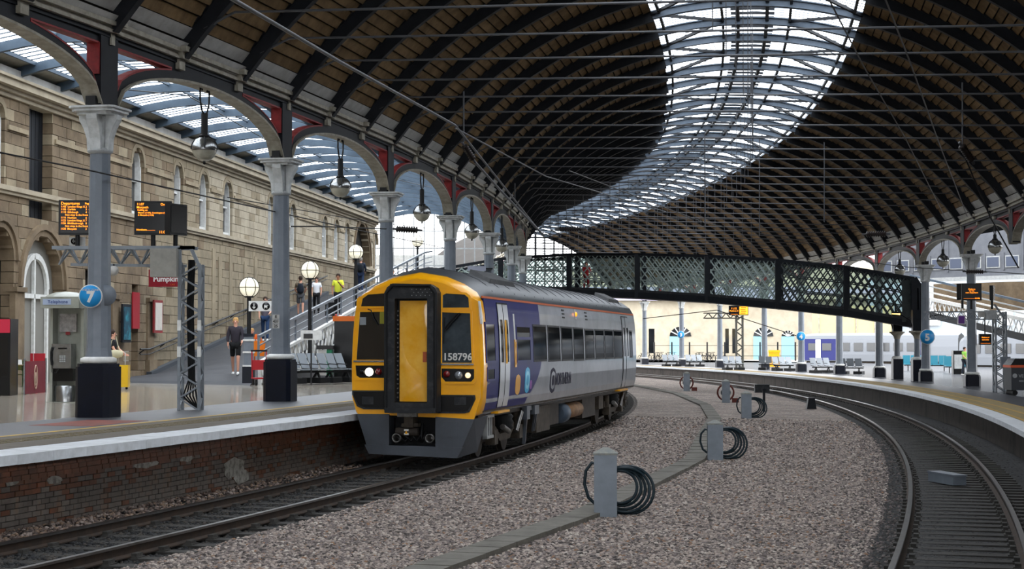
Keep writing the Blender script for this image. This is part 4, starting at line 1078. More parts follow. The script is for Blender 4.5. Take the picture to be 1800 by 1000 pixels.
m=M(); fbox(m,700,735,726,733,-.1,.12); m.obj('coupler_plate',K['steel'],cp)
m=M(); fbox(m,712,728,733,752,-.3,.1); fbox(m,706,736,745,751,-.2,.05); m.obj('coupler_head',K['under2'],cp)
m=M(); m.tube([(fx(696),-.02,fz(760)),(fx(736),-.02,fz(760))],.085,12); m.obj('coupler_drum',K['under'],cp)
m=M(); fbox(m,712,720,755,765,.08,.1); m.obj('warning_label',K['white'],cp); m=M(); m.prism([(fx(713.5),fz(763)),(fx(718.5),fz(763)),(fx(716),fz(757))],(0,-.1,0),(1,0,0),(0,0,1),(0,-.01,0)); m.obj('label_triangle',K['yellow'],cp)
for px in (698,757):
    m=M(); m.lathe([(.07,0),(.095,.0),(.095,.3),(.07,.3),(.07,.02),(0,.02)],n=16); o=m.obj('buffer_pipe',K['steel'],cp); o.location=(fx(px),.2,fz(771)); o.rotation_euler=(pi/2,0,0)
m=M()
for k in range(4): m.tube([(fx(704+k*12),.1,fz(745)),(fx(700+k*14),-.05,fz(768)),(fx(712+k*10),.0,fz(777)),(fx(722+k*8),.15,fz(760))],.022,6)
m.obj('air_hoses',K['rubber'],cp)
# underframe and bogies
def bogie(yc,par):
    b=thing('bogie'); b.parent=par
    for dy in (-1.3,1.3):
        m=M()
        for sg in (-.75,.75):
            m2=[(.42,-.07*(1 if sg>0 else -1)),(.45,0)]
            for (r_,x0_,x1_) in ((.42,-.06,.06),(.46,-.075 if sg>0 else .05,-.05 if sg>0 else .075)):
                m.tube([(sg+x0_,yc+dy,.42),(sg+x1_,yc+dy,.42)],r_,24)
        m.tube([(-.7,yc+dy,.42),(.7,yc+dy,.42)],.08,10); m.obj('wheelset',K['under'],b)
    for sg in (-1.02,1.02):
        m=M(); pts=[(yc-1.75,.5),(yc-1.7,.68),(yc-.9,.62),(yc-.5,.45),(yc+.5,.45),(yc+.9,.62),(yc+1.7,.68),(yc+1.75,.5),(yc+.9,.48),(yc+.5,.3),(yc-.5,.3),(yc-.9,.48)]
        m.prism(pts,(sg-.08,0,0),(0,1,0),(0,0,1),(.16,0,0)); m.obj('side_frame',K['under2'],b)
        m=M(); m.lathe([(.24,.52),(.27,.56),(.24,.62),(.28,.68),(.24,.74),(.27,.8),(.22,.86)],(sg*1.0,yc,0),16); m.obj('air_spring',K['rubber'],b)
        for dy in (-1.3,1.3):
            m=M(); m.box((sg*1.08,yc+dy,.42),(.2,.32,.3)); m.tube([(sg*1.1,yc+dy-.2,.5),(sg*1.1,yc+dy-.2,.84)],.09,10); m.obj('axle_box',K['under2'],b)
        m=M(); m.tube([(sg*1.22,yc+.5,.45),(sg*1.22,yc+1.1,.85)],.05,8); m.tube([(sg*1.22,yc-.3,.5),(sg*1.22,yc-.9,.62)],.06,8); m.obj('damper',K['steel'],b)
    return b
bogie(3.3,tr); bogie(19.2,tr)
def ub(y0,y1,z0,z1,mt,name,x=1.22):
    m=M(); m.box((0,(y0+y1)/2,(z0+z1)/2),(2*x,y1-y0,z1-z0)); return m.obj(name,mt,tr)
ub(.5,TL-.4,.86,1.0,K['under'],'underframe_beam',1.15)
ub(6.3,8.0,.3,.9,K['under2'],'equipment_box'); ub(8.2,9.6,.38,.88,K['under'],'battery_box',1.15); ub(13.2,15.4,.35,.88,K['under'],'equipment_box',1.15); ub(15.8,16.6,.5,.88,K['under2'],'equipment_box',1.2)
for (y0,y1,z,r_,mt) in ((10.9,12.9,.62,.2,mat('rusty_tan_exhaust','#8c6a4a',.7,c2='#54402f',scale=6)),(9.9,10.6,.6,.26,mat('blue_grey_tank','#3d4a58',.5))):
    m=M(); m.tube([(1.05,y0,z),(1.05,y0+.05,z),(1.05,y1-.05,z),(1.05,y1,z)],[r_*.7,r_,r_,r_*.7],16); m.obj('exhaust_tank',mt,tr)
m=M()
for y in (5.9,6.1): m.beam((1.28,y,.95),(1.18,y+.1,.35),.04)
m.box((1.25,5.9,.85),(.12,.5,.2)); m.box((1.25,4.9,.82),(.12,.35,.3)); m.beam((1.25,4.9,.75),(1.2,4.9,.12),.07); m.box((1.22,5.4,.9),(.06,1.2,.1)); m.obj('step_bracket',K['skirt'],tr)
m=M(); m.frame((1.08,1.2,.42),(.1,0,0),(0,.7,0),(0,0,.06)); m.frame((1.08,1.2,.85),(.1,0,0),(0,.7,0),(0,0,.06))
for k in range(4): m.frame((1.08,1.2+k*.215,.42),(.1,0,0),(0,.055,0),(0,0,.45))
m.obj('obstacle_grille',K['lgrey'],tr)
for (a_,b_) in ((876,896),(1090,1104)):
    y0=sp(a_,700)[0];y1=sp(b_,700)[0]; m=M(); m.frame((1.2,y0,.93),(.16,0,0),(0,y1-y0,0),(0,0,.045)); m.obj('door_step',K['yellow'],tr)
# following car
e=T0+TY*(TL+.75)-TX*.28; psi2=PSI-.15
t2=thing('railcar','silver following car of the purple train, a sliver visible behind the first car','train',e,-psi2)
body_mesh(22.3,False).obj('body_shell',[K['ts'],K['ty'],K['troof']],t2)
m=M()
for sg in (1,-1):
    for k in range(9): spatch(m,3.5+k*1.75,4.8+k*1.75,1.95,2.85,.006,sg=sg)
m.obj('side_window',K['tglass'],t2)
m=M(); m.box((0,-.4,2.2),(1.2,.8,2.3)); m.obj('gangway_bellows',K['rubber'],t2)
m=M(); m.box((0,11,.7),(2.3,20,.5)); m.obj('underframe',K['under'],t2); bogie(3.3,t2); bogie(19,t2)
# ================= lattice footbridge =================
K['lat']=mat('lattice_grey_green','#93a09c',.6,c2='#5f6c6a',scale=3); K['latd']=mat('dark_lattice','#23292b',.6,c2='#333a3b',scale=3)
K['bglass']=glass('bridge_wind_glass','#a3b7b3',.15,.2)
fb=thing('footbridge','black and grey riveted lattice footbridge spanning the tracks behind the train','footbridge',(at(1610,560,95).x,95,3.2))
FB=[(745,478,516,106),(880,455,507,105),(1000,447.5,510,104),(1120,447,515,102),(1243,450,522,100),(1367,457,533,98),(1487,469,546,96),(1606,489,566,94)]
tops=[at(x,t,Y) for x,t,b,Y in FB]; bots=[at(x,b,Y) for x,t,b,Y in FB]
for i in range(len(FB)): bots[i].x=tops[i].x
DV=Vector((.6,3.0,0))
for side_ in (0,1):
    D=DV*side_
    for i in range(len(FB)-1):
        t0,t1,b0,b1=tops[i]+D,tops[i+1]+D,bots[i]+D,bots[i+1]+D
        m=M(); m.beam(t0,t1,.22,.16); m.obj('top_chord',K['black'],fb,True)
        m=M(); m.beam(b0-Vector((0,0,.12)),b1-Vector((0,0,.12)),.25,.34); m.beam(b0+Vector((0,0,.12)),b1+Vector((0,0,.12)),.18,.14,1); m.obj('bottom_chord',[K['black'],K['gang']],fb,True)
        m=M(); m.beam(t1,b1-Vector((0,0,.3)),.3,.3); m.obj('bridge_post',K['black'],fb,True)
        m=M(); n=9
        q=lambda u,v: (t0.lerp(t1,u)).lerp(b0.lerp(b1,u),v)
        for j in range(-3,n):
            for s in (1,-1):
                u0,u1=(j)/n,(j+4.0)/n; v0,v1=(0,1) if s>0 else (1,0)
                if u0<0: k=(0-u0)/(u1-u0); v0=v0+(v1-v0)*k; u0=0
                if u1>1: k=(1-u0)/(u1-u0); v1=v0+(v1-v0)*k; u1=1
                m.beam(q(u0,v0),q(u1,v1),.062,.08,up=(0,1,0))
        for v_ in (.33,.66): m.beam(q(0,v_),q(1,v_),.05,.06)
        m.obj('lattice',K['lat'] if i<5 else K['latd'],fb,True)
        if side_:
            m=M(); o_=Vector((0,.12,0)); m.add([t0+o_,t1+o_,b1+o_,b0+o_],[(0,1,2,3)]); m.obj('wind_glass',K['bglass'],fb,True)
for i in range(len(FB)-1):
    m=M(); u=Vector((0,0,-.1)); m.add([bots[i]+u,bots[i+1]+u,bots[i+1]+DV+u,bots[i]+DV+u]+[bots[i]+u*3,bots[i+1]+u*3,bots[i+1]+DV+u*3,bots[i]+DV+u*3],[(0,1,2,3),(7,6,5,4),(0,4,5,1),(2,6,7,3)]); m.obj('deck',K['gang'],fb,True)
e=tops[-1]; eb_=bots[-1]; m=M(); m.beam(e,e+Vector((.35,0,-.5)),.2,.3); m.beam(e+Vector((.35,0,-.5)),eb_+Vector((.35,0,-.2)),.25,.35); m.beam(eb_+Vector((.35,0,-.2)),eb_,.2,.3); m.beam(e+Vector((.35,0,-.5)),e+Vector((.35,0,-.5))+DV,.2,.3); m.obj('end_frame',K['black'],fb,True)
m=M(); m.frame(bots[-1]+Vector((-.6,.1,0)),(.9,0,0),(0,.05,0),(0,0,tops[-1].z-bots[-1].z-.1)); m.obj('end_panel',K['latd'],fb,True)
# its two supporting columns with brackets
for (px,Y,l) in ((1577,96.3,'dark column with flared bracket under the footbridge end, left one of the pair'),(1612,91.5,'grey column with flared bracket under the footbridge end, right one of the pair')):
    b=at(px,605,Y); zb=bots[-1].z-.15
    t=thing('bridge_column',l,'column',(b.x,Y,ZPR),0)
    m=M(); m.box((0,0,.55),(.55,.55,1.1)); m.obj('base',K['navy'],t)
    m=M(); m.lathe([(.3,1.1),(.3,1.2),(.22,1.25)],n=12); m.obj('collar',K['white'],t)
    m=M(); m.tube([(0,0,1.2),(0,0,zb-ZPR-.5)],[.17,.15],12); m.obj('shaft',K['grey'],t)
    m=M(); m.lathe([(.16,zb-ZPR-.75),(.2,zb-ZPR-.6),(.34,zb-ZPR-.45),(.42,zb-ZPR-.42),(.42,zb-ZPR-.34)],n=12); m.obj('capital',K['cream'],t)
    m=M(); m.box((0,0,zb-ZPR+.2),(.5,.4,1.1)); m.obj('head_block',K['black'],t)
    for s in (-1,1):
        m=M(); m.tube([(s*.2,0,zb-ZPR-.3),(s*.35,0,zb-ZPR+.2),(s*.75,0,zb-ZPR+.45),(s*1.3,0,zb-ZPR+.5)],.035,6); m.obj('bracket',K['black'],t)
p=at(1575,552.5,93); t=thing('bridge_lamp','small amber strip lamp under the right end of the footbridge','lamp',(p.x,p.y,p.z))
m=M(); m.box((0,0,0),(.42,.12,.1)); m.obj('lamp_glass',mat('amber_strip','#ffd076',.4,emit=3),t); m=M(); m.box((0,0,.08),(.46,.16,.06)); m.box((0,.1,.3),(.08,.1,.45)); m.obj('housing',K['wire'],t)
# ================= discs with zone numbers =================
K['dblue']=mat('disc_blue','#1f86c4',.4)
def disc(num,px,py,Y,r,label,small=None):
    p=at(px,py,Y); t=thing('zone_disc',label,'sign',p)
    def d_(r_,y0,y1,mt,n_):
        m=M(); m.lathe([(0,0),(r_,0),(r_,y1-y0),(0,y1-y0)],n=28); o=m.obj(n_,mt,t); o.rotation_euler=(pi/2,0,0); o.location=(0,-y0,0); return o
    d_(r,-.03,0,K['white'],'rim'); d_(r*.92,-.0,.012,K['dblue'],'face')
    text(num,r*1.25,K['white'],'number',t,(0,-.016,-.1*r),bold=.012*r/.2)
    if small: text(small,r*.24,K['white'],'lettering',t,(0,-.016,.52*r))
    m=M(); m.box((0,.06,0),(.05,.12,.05)); m.obj('bracket',K['grey'],t)
    return t
disc('7',159,520.5,33.6,.225,'blue disc with white 7 on the nearest left column','THIS IS ZONE')
disc('5',1630,592,90.2,.39,'blue disc with white 5 on a right platform column'); disc('4',1408,591,122.7,.33,'blue disc with white 4 on a far right platform column'); disc('3',1197,588,157.5,.33,'small blue disc with white 3 on the farthest bright column')
p=at(186,519,33.9); t=thing('round_sign_back','grey back of a round sign on the nearest left column','sign',p)
m=M(); m.lathe([(0,0),(.2,0),(.2,.03),(0,.03)],n=24); o=m.obj('disc',K['grey'],t); o.rotation_euler=(pi/2,0,.5)
m=M(); m.box((-.05,0,0),(.12,.04,.03)); m.obj('clamp',K['wire'],t)
# ================= far side: walls, roofs, buildings =================
K['pan']=mat('pale_grey_panelling','#62656b',.7,c2='#565960',scale=2); K['panf']=mat('blue_grey_window_panel','#4d5464',.4)
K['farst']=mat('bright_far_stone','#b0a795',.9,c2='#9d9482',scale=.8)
# upper-storey panelled wall beyond the right-hand platform
up_=thing('wall_right_upper',kind='structure')
A=Vector((24.5,118,0)); B=Vector((46,92,0)); D=(B-A); L_=D.length; D.normalize(); N_=Vector((D.y,-D.x,0))
m=M(); m.frame((A.x,A.y,6.6),D*L_,-N_*.3,Vector((0,0,5.6))); m.obj('panelling',K['pan'],up_)
NW=24
for i in range(NW):
    s0=i*L_/NW+.2; m=M(); m.frame(A+D*s0+Vector((0,0,7.15))+N_*.0,D*(L_/NW-.4),N_*.06,Vector((0,0,.75))); f_=m.obj('window_frame',K['lgrey'],up_)
    m=M(); m.frame(A+D*(s0+.07)+Vector((0,0,7.22))+N_*.06,D*(L_/NW-.54),N_*.02,Vector((0,0,.61))); m.obj('window_panel',K['panf'],f_)
    m=M(); m.frame(A+D*(s0-.15)+Vector((0,0,7.0)),D*.08,N_*.1,Vector((0,0,1.1 if i%4 else 5.2))); m.obj('pilaster',K['pan'],up_)
m=M(); m.frame((A.x,A.y,6.4),D*L_,N_*.25,Vector((0,0,.25))); m.obj('ledge',K['lgrey'],up_)
m=M(); m.frame(A+Vector((0,0,4.6))-N_*6,D*L_,-N_*.3,Vector((0,0,1.9))); m.obj('recess_wall',K['ashd'],up_)
# flat roof between the right-hand arcade and that wall
m=M()
for k in range(-25,20):
    a0,a1=aRib(k),aRib(k+1); z0=ZR-.15
    m.add([P(RR+.3,a0,z0),P(RR+.3,a1,z0),P(331,a1,z0+4.2),P(331,a0,z0+4.2)],[(0,1,2,3)])
sr=thing('ceiling_right_side',kind='structure'); m.obj('boarding',mat('light_grey_boarding','#8e9196',.8,c2='#7b7e84',scale=2),sr)
for k in range(-2,18):
    a0=aRib(k); m=M(); m.beam(P(RR+.3,a0,ZR-.35),P(331,a0,ZR+3.85),.16,.35); m.obj('rafter',K['rib'],sr)
# sloping ramp with lattice parapet on the far right
fr=thing('far_ramp_balustrade','white lattice ramp parapet with grey rails at the right edge behind the screens','balustrade',at(1800,575,100))
for j,(ya,yb_,w_,mt) in enumerate(((506,535,.12,'blue'),(517,547,.07,'lgrey'),(528,556,.09,'white'),(540,566,.2,'white'))):
    m=M(); a=at(1600,ya-22,112); b=at(1830,yb_+2,98); m.beam(a,b,w_); m.obj('rail',K[mt],fr,True)
m=M()
for j in range(26):
    u=j/26; a=at(1600,518,112).lerp(at(1830,568,98),u); b=at(1600,518,112).lerp(at(1830,568,98),u+1/26)
    m.beam(a,b-Vector((0,0,.9)),.05,.1,up=(0,1,0)); m.beam(a-Vector((0,0,.9)),b,.05,.1,up=(0,1,0))
m.obj('lattice_panel',K['white'],fr,True)
m=M(); m.beam(at(1600,545,112),at(1830,600,98),.15,.4); m.obj('dark_edge',K['black'],fr,True)
# far station building in sunlight
fz_=thing('wall_far_building',kind='structure')
m=M(); m.frame((8,235,-.6),(75,-10,0),(0,2,0),(0,0,13)); m.obj('stone_wall',K['farst'],fz_)
def fwp(x,z,d=0): return Vector((8+x,235-x*10/75-d,z))
K['pblue']=mat('pale_blue_doors','#86b3c2',.6)
for (pxa,pxb,zt) in ((1176,1216,5.),(1320,1358,4.8),(1368,1394,4.8)):
    xa=(pxa-900)/F*234-8;xb=(pxb-900)/F*232-8; hw=(xb-xa)/2
    m=M(); m.frame(fwp(xa,-.5,.1),(xb-xa,-.2,0),(0,.1,0),(0,0,3.9)); m.obj('door_panel',K['pblue'],fz_)
    m=M(); n=10
    for i in range(n):
        t0=pi*i/n;t1=pi*(i+1)/n; m.add([fwp(xa+hw,3.4,.12),fwp(xa+hw+hw*cos(t0),3.4+hw*.9*sin(t0),.12),fwp(xa+hw+hw*cos(t1),3.4+hw*.9*sin(t1),.12)],[(0,1,2)])
    m.obj('fanlight',K['dglass'],fz_)
    m=M()
    for i in range(1,6): t0=pi*i/6; m.beam(fwp(xa+hw,3.4,.16),fwp(xa+hw+hw*cos(t0),3.4+hw*.9*sin(t0),.16),.12)
    m.obj('fanlight_bars',K['white'],fz_)
for (pxa,pxb) in ((1272,1278),(1284,1290),(1140,1152)):
    xa=(pxa-900)/F*234-8; xb=(pxb-900)/F*234-8; m=M(); m.frame(fwp(xa,1.2,.1),(xb-xa,0,0),(0,.1,0),(0,0,3.2)); m.obj('window_pane',K['dglass'],fz_)
m=M(); m.frame((8,234,8.2),(75,-10,0),(0,1.6,0),(0,0,.3)); m.obj('string_course',K['farst'],fz_)
# purple-grey shed beyond and a cream hut
m=M(); m.frame((0,205,8.3),(45,0,0),(0,8,0),(0,0,.5)); m.frame((3,204,7.4),(30,0,0),(0,.5,0),(0,0,1.6)); o=m.obj('canopy_fascia',mat('violet_grey_fascia','#a09bb0',.7),fz_)
m=M(); m.frame((33.,190,3.4),(8,0,0),(0,4,0),(0,0,3.1)); m.obj('cream_hoarding',mat('cream_hoarding','#b5a884',.8,c2='#b9a87c',scale=1),fz_)
m=M()
for i in range(5): m.frame((33.+i*2,189.9,3.4),(.12,0,0),(0,.1,0),(0,0,3.1))
m.obj('hoarding_post',K['cream'],fz_)
# grey terraces behind the far trains
m=M(); m.frame((44,215,-.5),(60,-20,0),(0,3,0),(0,0,11)); gb_=m.obj('grey_terrace',mat('blue_grey_render','#9aa3ae',.8),fz_)
for i in range(8):
    m=M(); m.frame((46+i*4,214-i*1.33,4.6),(1.5,-.5,0),(0,-.1,0),(0,0,1.8)); m.obj('window_frame',K['white'],fz_)
# ---- far trains ----
def far_train(name,label,pxa,pxb,Ya,Yb,zb,h,cab,n_win,cabside=1):
    a=at(pxa,605,Ya); b=at(pxb,605,Yb); a.z=b.z=zb; D=(b-a); L_=D.length; rz_=math.atan2(D.y,D.x)
    t=thing(name,label,'train',a,rz_)
    m=M(); pr_=[(-1.3,.9),(-1.37,1.6),(-1.36,2.4),(-1.28,3.2),(-1.0,3.55),(0,3.8),(1.0,3.55),(1.3,3.2),(1.37,1.6),(1.3,.9)]
    pr_=[(x,z*h/3.8) for x,z in pr_]; n=len(pr_); secs=[(0,.9,.9),(.5,1,.98),(1.5,1,1),(L_,1,1)]
    for (y,sx,sz) in secs:
        for (x,z) in pr_: m.v.append((y,x*sx,z*sz))
    for i in range(3):
        for j in range(n):
            jj=(j+1)%n; m.f.append((i*n+j,i*n+jj,(i+1)*n+jj,(i+1)*n+j)); m.m.append(1 if (pr_[j][1]+pr_[jj][1])/2>3.25*h/3.8 else 0); m.s.append(False)
    m.f.append(tuple(range(n))[::-1]); m.m.append(0); m.s.append(False); m.f.append(tuple(range(3*n,4*n))); m.m.append(2); m.s.append(False)
    m.obj('body_shell',[mat('far_train_white','#7a7e84',.5),mat('far_roof_grey','#63676c',.6),K['wire']],t)
    s=h/3.8
    if cab:
        m=M(); m.frame((.55,-1.40,1.0*s),(3.8,0,0),(0,.05,0),(0,0,2.2*s)); m.obj('purple_panel',mat('far_purple','#2a2d62',.4),t)
    sp_=(L_-(7 if cab else 2))/n_win
    for i in range(n_win):
        x=(4.6 if cab else 1.2)+i*sp_; m=M(); m.frame((x,-1.42,1.95*s),(sp_*.68,0,0),(0,.05,0),(0,0,.85*s)); m.obj('window',K['dglass'],t)
    dx=L_-4.2; m=M(); m.frame((dx,-1.43,.95*s),(1.4,0,0),(0,.05,0),(0,0,2.2*s)); d_=m.obj('door',K['doord'],t); m=M(); m.frame((dx+.6,-1.46,1.6*s),(.15,0,0),(0,.03,0),(0,0,1.1*s)); m.obj('door_rail',K['yellow'],d_)
    if cab:
        for x in (1.1,2.6): m=M(); m.frame((x,-1.44,2.*s),(1.,0,0),(0,.03,0),(0,0,.75*s)); m.obj('cab_window',K['dglass'],t)
        m=M(); m.frame((1.9,-1.45,.95*s),(.55,0,0),(0,.03,0),(0,0,2.2*s)); m.obj('cab_door',K['white'],t)
    m=M(); m.frame((.8,-1.1,.35),(L_-1.6,0,0),(0,2.2,0),(0,0,.6)); m.obj('underframe',K['under'],t)
    for x in (2.5,5,L_-5,L_-2.5):
        m=M(); m.tube([(x,-1.0,.45),(x,1.,.45)],.42,16); m.obj('wheelset',K['under'],t)
    return t
far_train('far_train','distant white train car with blue and purple cab end, behind the right platform columns',1411,1690,186,178,-.3,3.8,True,7)
far_train('far_train','white train at the right edge behind the lattice mast',1700,1960,150,140,-.25,3.6,False,8)
# ================= platform furniture =================
def bench(label,loc,rz_,n=4,grp=None):
    t=thing('metal_bench',label,'bench',loc,rz_,grp)
    w=.52
    for i in range(n):
        x=(i-(n-1)/2)*w
        m=M(); m.frame((x-.22,-.2,.44),(.44,0,0),(0,.42,.0),(0,0,.03)); m.obj('seat',K['seatg'],t)
        m=M(); m.frame((x-.22,.24,.5),(.44,0,0),(0,.22,.5),(0,.03,0)); m.obj('backrest',K['seatg'],t)
        m=M(); m.beam((x-.24,-.15,.44),(x-.24,.24,.5),.03); m.beam((x-.24,-.1,.62),(x-.24,.3,.64),.03); m.obj('armrest',K['wire'],t)
    m=M(); m.beam((-n*w/2,.05,.38),(n*w/2,.05,.38),.07); m.obj('cross_beam',K['wire'],t)
    for x in (-n*w/3.2,n*w/3.2):
        m=M(); m.beam((x,-.1,.06),(x,.05,.38),.06); m.beam((x,.3,.06),(x,.05,.38),.06); m.obj('leg',K['wire'],t)
        m=M(); m.box((x,.1,.09),(.55,.75,.18)); m.obj('foot_block',K['rubber'],t)
    return t
zfl=lambda X,Y: ZPL+max(0,min(1,(283.7-rad((X,Y)))/9))*.2
def fl(px,py,z): p=gnd(px,py,z); return p
p=at(540,605,58.8); p.z=1.05; bench('silver four-seat bench below the ramp, beside the second left column',p,1.05,4)
p=at(597,605,60.6); p.z=1.04; bench('silver bench below the ramp, half hidden by the train nose',p,1.05,3)
bz=ZPR
for (px,Y,l,r_) in ((1181,153,'silver bench left of the farthest disc column',.3),(1222,151,'silver bench right of the farthest disc column',.3),(1290,131,'silver bench beside the far departure mast',.3),(1352,131,'grey bench right of the fourth far column',2.9),(1378,126,'silver bench left of the blue 4 disc column',.3),(1446,117,'silver bench right of the blue 4 disc column',.4),(1497,113,'grey bench beside the far train windows',2.7)):
    q=at(px,605,Y); q.z=bz; bench(l,q,r_,3)
K['teal']=mat('teal_plastic','#236f82',.5)
for (px,Y,l) in ((1647,125,'row of teal seats left of the blue 5 disc column'),(1612,128,'row of teal seats behind the footbridge columns'),(1686,118,'teal seats beside the dark bin, right of the blue 5 disc')):
    q=at(px,605,Y); t=thing('teal_seats',l,'seat',(q.x,q.y,bz),.1)
    for i in range(3):
        m=M(); m.frame((i*.6-.9,0,.42),(.52,0,0),(0,.5,0),(0,0,.08)); m.frame((i*.6-.9,.45,.5),(.52,0,0),(0,.1,0),(0,0,.6)); m.obj('seat',K['teal'],t)
    m=M(); m.beam((-.9,.25,.38),(.9,.25,.38),.06); m.obj('cross_beam',K['wire'],t)
    for x in (-.6,.6): m=M(); m.beam((x,.25,0),(x,.25,.38),.06); m.obj('leg',K['wire'],t)
# ---- departure screens ----
def screen(label,loc,rz_,w,h,lines,tilt=.08,off=False,name='departure_screen',pole=.35):
    t=thing(name,label,'screen',loc,rz_)
    m=M(); m.frame((-w/2,-.03,0),(w,0,0),(0,.14,0),(0,-tilt*0,h)); m.obj('case',K['wire'],t)
    m=M(); m.frame((-w/2+.03,-.036,.04),(w-.06,0,0),(0,.01,0),(0,0,h-.08)); s_=m.obj('display',K['screen'],t)
    for (s,x,z,sz,al) in lines: text(s,sz,K['ledo'],'lettering',t,(x*w,-.042,z*h),align=al,ex=.002,bold=.0004)
    if pole: m=M(); m.tube([(0,.05,-pole),(0,.05,.02)],.05,8); m.obj('pole',K['wire'],t)
    return t
def lattice_beam(a,b,h,w,n,parent,mt,r=.04):
    a=Vector(a);b=Vector(b); d=(b-a).normalized(); up=Vector((0,0,1)) if abs(d.z)<.8 else Vector((0,1,0)); s=d.cross(up).normalized()*w/2; u=s.cross(d).normalized()*h/2
    for (i,j) in ((1,1),(1,-1),(-1,1),(-1,-1)):
        m=M(); m.beam(a+s*i+u*j,b+s*i+u*j,r*2); m.obj('chord',mt,parent,True)
    m=M()
    for k in range(n):
        p=a.lerp(b,k/n);q=a.lerp(b,(k+1)/n); sg=1 if k%2 else -1
        for i in (1,-1): m.beam(p+s*i+u*sg,q+s*i-u*sg,r*1.1); m.beam(p+u*i+s*sg,q+u*i-s*sg,r*1.1)
    o=m.obj('bracing',mt,parent,True); o['kind']='stuff'
Yg=37.6
b=at(337,718,Yg); gp=thing('screen_gantry','grey lattice gantry post and arm carrying the screens, between the two nearest left columns','gantry',(b.x,Yg,ZPL))
m0=at(319,480,Yg);m1=at(354,480,Yg); xm=(m0.x+m1.x)/2; hw=(m1.x-m0.x)
ztop=at(337,432,Yg).z
K['gan']=mat('gantry_grey','#7a8086',.45,c2='#686e74',scale=4)
lattice_beam((xm,Yg,ZPL),(xm,Yg,ztop-.4),.42,hw,12,gp,K['gan'],.03)
for z,nm in ((at(0,572,Yg).z,1),(at(0,618,Yg).z,1)):
    for s in (-1,1): m=M(); m.box((xm+s*hw/2,Yg-.21,z),(.075,.075,.22)); m.obj('white_band',K['white'],gp,True)
x0=at(96,436,Yg).x; zA=at(0,436,Yg).z; zB=at(0,465,Yg).z
m=M()
for dy in (-.2,.2):
    m.beam((x0,Yg+dy,zA),(xm+.1,Yg+dy,zA),.07)
m.obj('top_chord',K['gan'],gp,True)
m=M(); m.beam((x0+.35,Yg,zB),(xm-.1,Yg,zB-.03),.06); m.obj('bottom_chord',K['gan'],gp,True)
m=M(); n=12
for k in range(n):
    xa=x0+.1+(xm-.3-x0)*k/n; xb=x0+.1+(xm-.3-x0)*(k+1)/n
    for dy in (-.2,.2): 
        if k%2: m.beam((xa,Yg+dy,zA),(xb,Yg,zB),.035)
        else: m.beam((xa,Yg,zB),(xb,Yg+dy,zA),.035)
    m.beam((xa,Yg-.2,zA),(xb,Yg+.2,zA),.03)
o=m.obj('arm_bracing',K['gan'],gp,True); o['kind']='stuff'
m=M(); m.beam((xm+.02,Yg-.2,zA),(xm+hw/2,Yg-.2,zA-.42),.07); m.beam((xm+hw/2,Yg-.2,zA-.42),(xm+hw/2,Yg-.2,zA-.9),.07); m.beam((xm-hw/2,Yg-.2,zA),(xm-hw/2,Yg-.2,zA-.9),.07); m.beam((xm-hw/2,Yg-.2,zA),(xm+.1,Yg-.2,zA),.07); m.obj('knee',K['gan'],gp,True)
m=M()
for k in range(5):
    m.tube([(xm-.05+k*.03,Yg,ztop-.3),(xm-.08+k*.03,Yg,3.2),(xm-.04+k*.03,Yg,1.6),(xm-.15+k*.07,Yg-.05,1.25),(xm+.1+k*.02,Yg,.98)],.02,5)
o=m.obj('cable_bundle',K['rubber'],gp,True); o['kind']='stuff'
p=at(289,462,Yg-.35); m=M(); m.box(p,(.55,.28,.6)); m.obj('control_box',mat('beige_grey_box','#8d8b84',.6,c2='#7d7b75',scale=5),gp,True)
L1=[('Departures',-.44,.9,.085,'LEFT'),('Page 1 of 2',.2,.9,.06,'LEFT')]
rows_=['1102  London Kings X','1106  Carlisle','1110  Edinburgh','      Not stop in the front coach','1116  Hexham','1122  London Kings X','1126  Middlesbrough','      Not stop in the front coach','1130  Morpeth']
for i,s in enumerate(rows_): L1.append((s,-.44,.81-i*.08,.055,'LEFT')); 
for i in (0,1,2,4,5,6,8): L1.append(('%d'%(2+i%7),.22,.81-i*.08,.055,'LEFT')); L1.append(('On time',.3,.81-i*.08,.055,'LEFT'))
L1.append(('11:06:15',.3,.07,.07,'LEFT'))
p=at(136,413,Yg-.2); screen('wide departures screen full of amber rows, partly behind the nearest column',p,.12,.78,.74,L1,pole=.3)
p=at(178,409,Yg); screen('dark back-facing screen just right of the nearest column',p,1.35,.7,.62,[],pole=.3,name='platform_screen')
L2=[('11:07',-.44,.9,.07,'LEFT'),('On time',.2,.9,.07,'LEFT'),('Morpeth',-.44,.81,.07,'LEFT'),('Calling at:',-.42,.73,.055,'LEFT'),('Manors (1109), Cramlington (1120),',-.4,.65,.045,'LEFT'),('& Morpeth (1128)',-.4,.58,.045,'LEFT'),('Northern',-.44,.15,.055,'LEFT'),('11:06:15',.16,.08,.08,'LEFT'),('_____________',-.44,.17,.06,'LEFT')]
p=at(269,413,Yg-.2); screen('square screen with amber calling points for the 11:07, above the gantry',p,.1,.78,.72,L2,pole=.25)
p=at(312,413,Yg); screen('black screen seen from behind at the right end of the gantry arm',p,1.15,.62,.66,[],pole=.25,name='platform_screen')
p=at(136,424,Yg); t=thing('arrow_sign','white sign with black left arrow on the gantry arm','sign',p)
m=M(); m.box((0,0,0),(.34,.03,.18)); m.obj('panel',K['white'],t); m=M(); m.lathe([(.0,0),(.075,0),(.075,.006),(0,.006)],n=18); o=m.obj('arrow_disc',K['screen'],t); o.location=(-.06,-.02,0); o.rotation_euler=(pi/2,0,0)
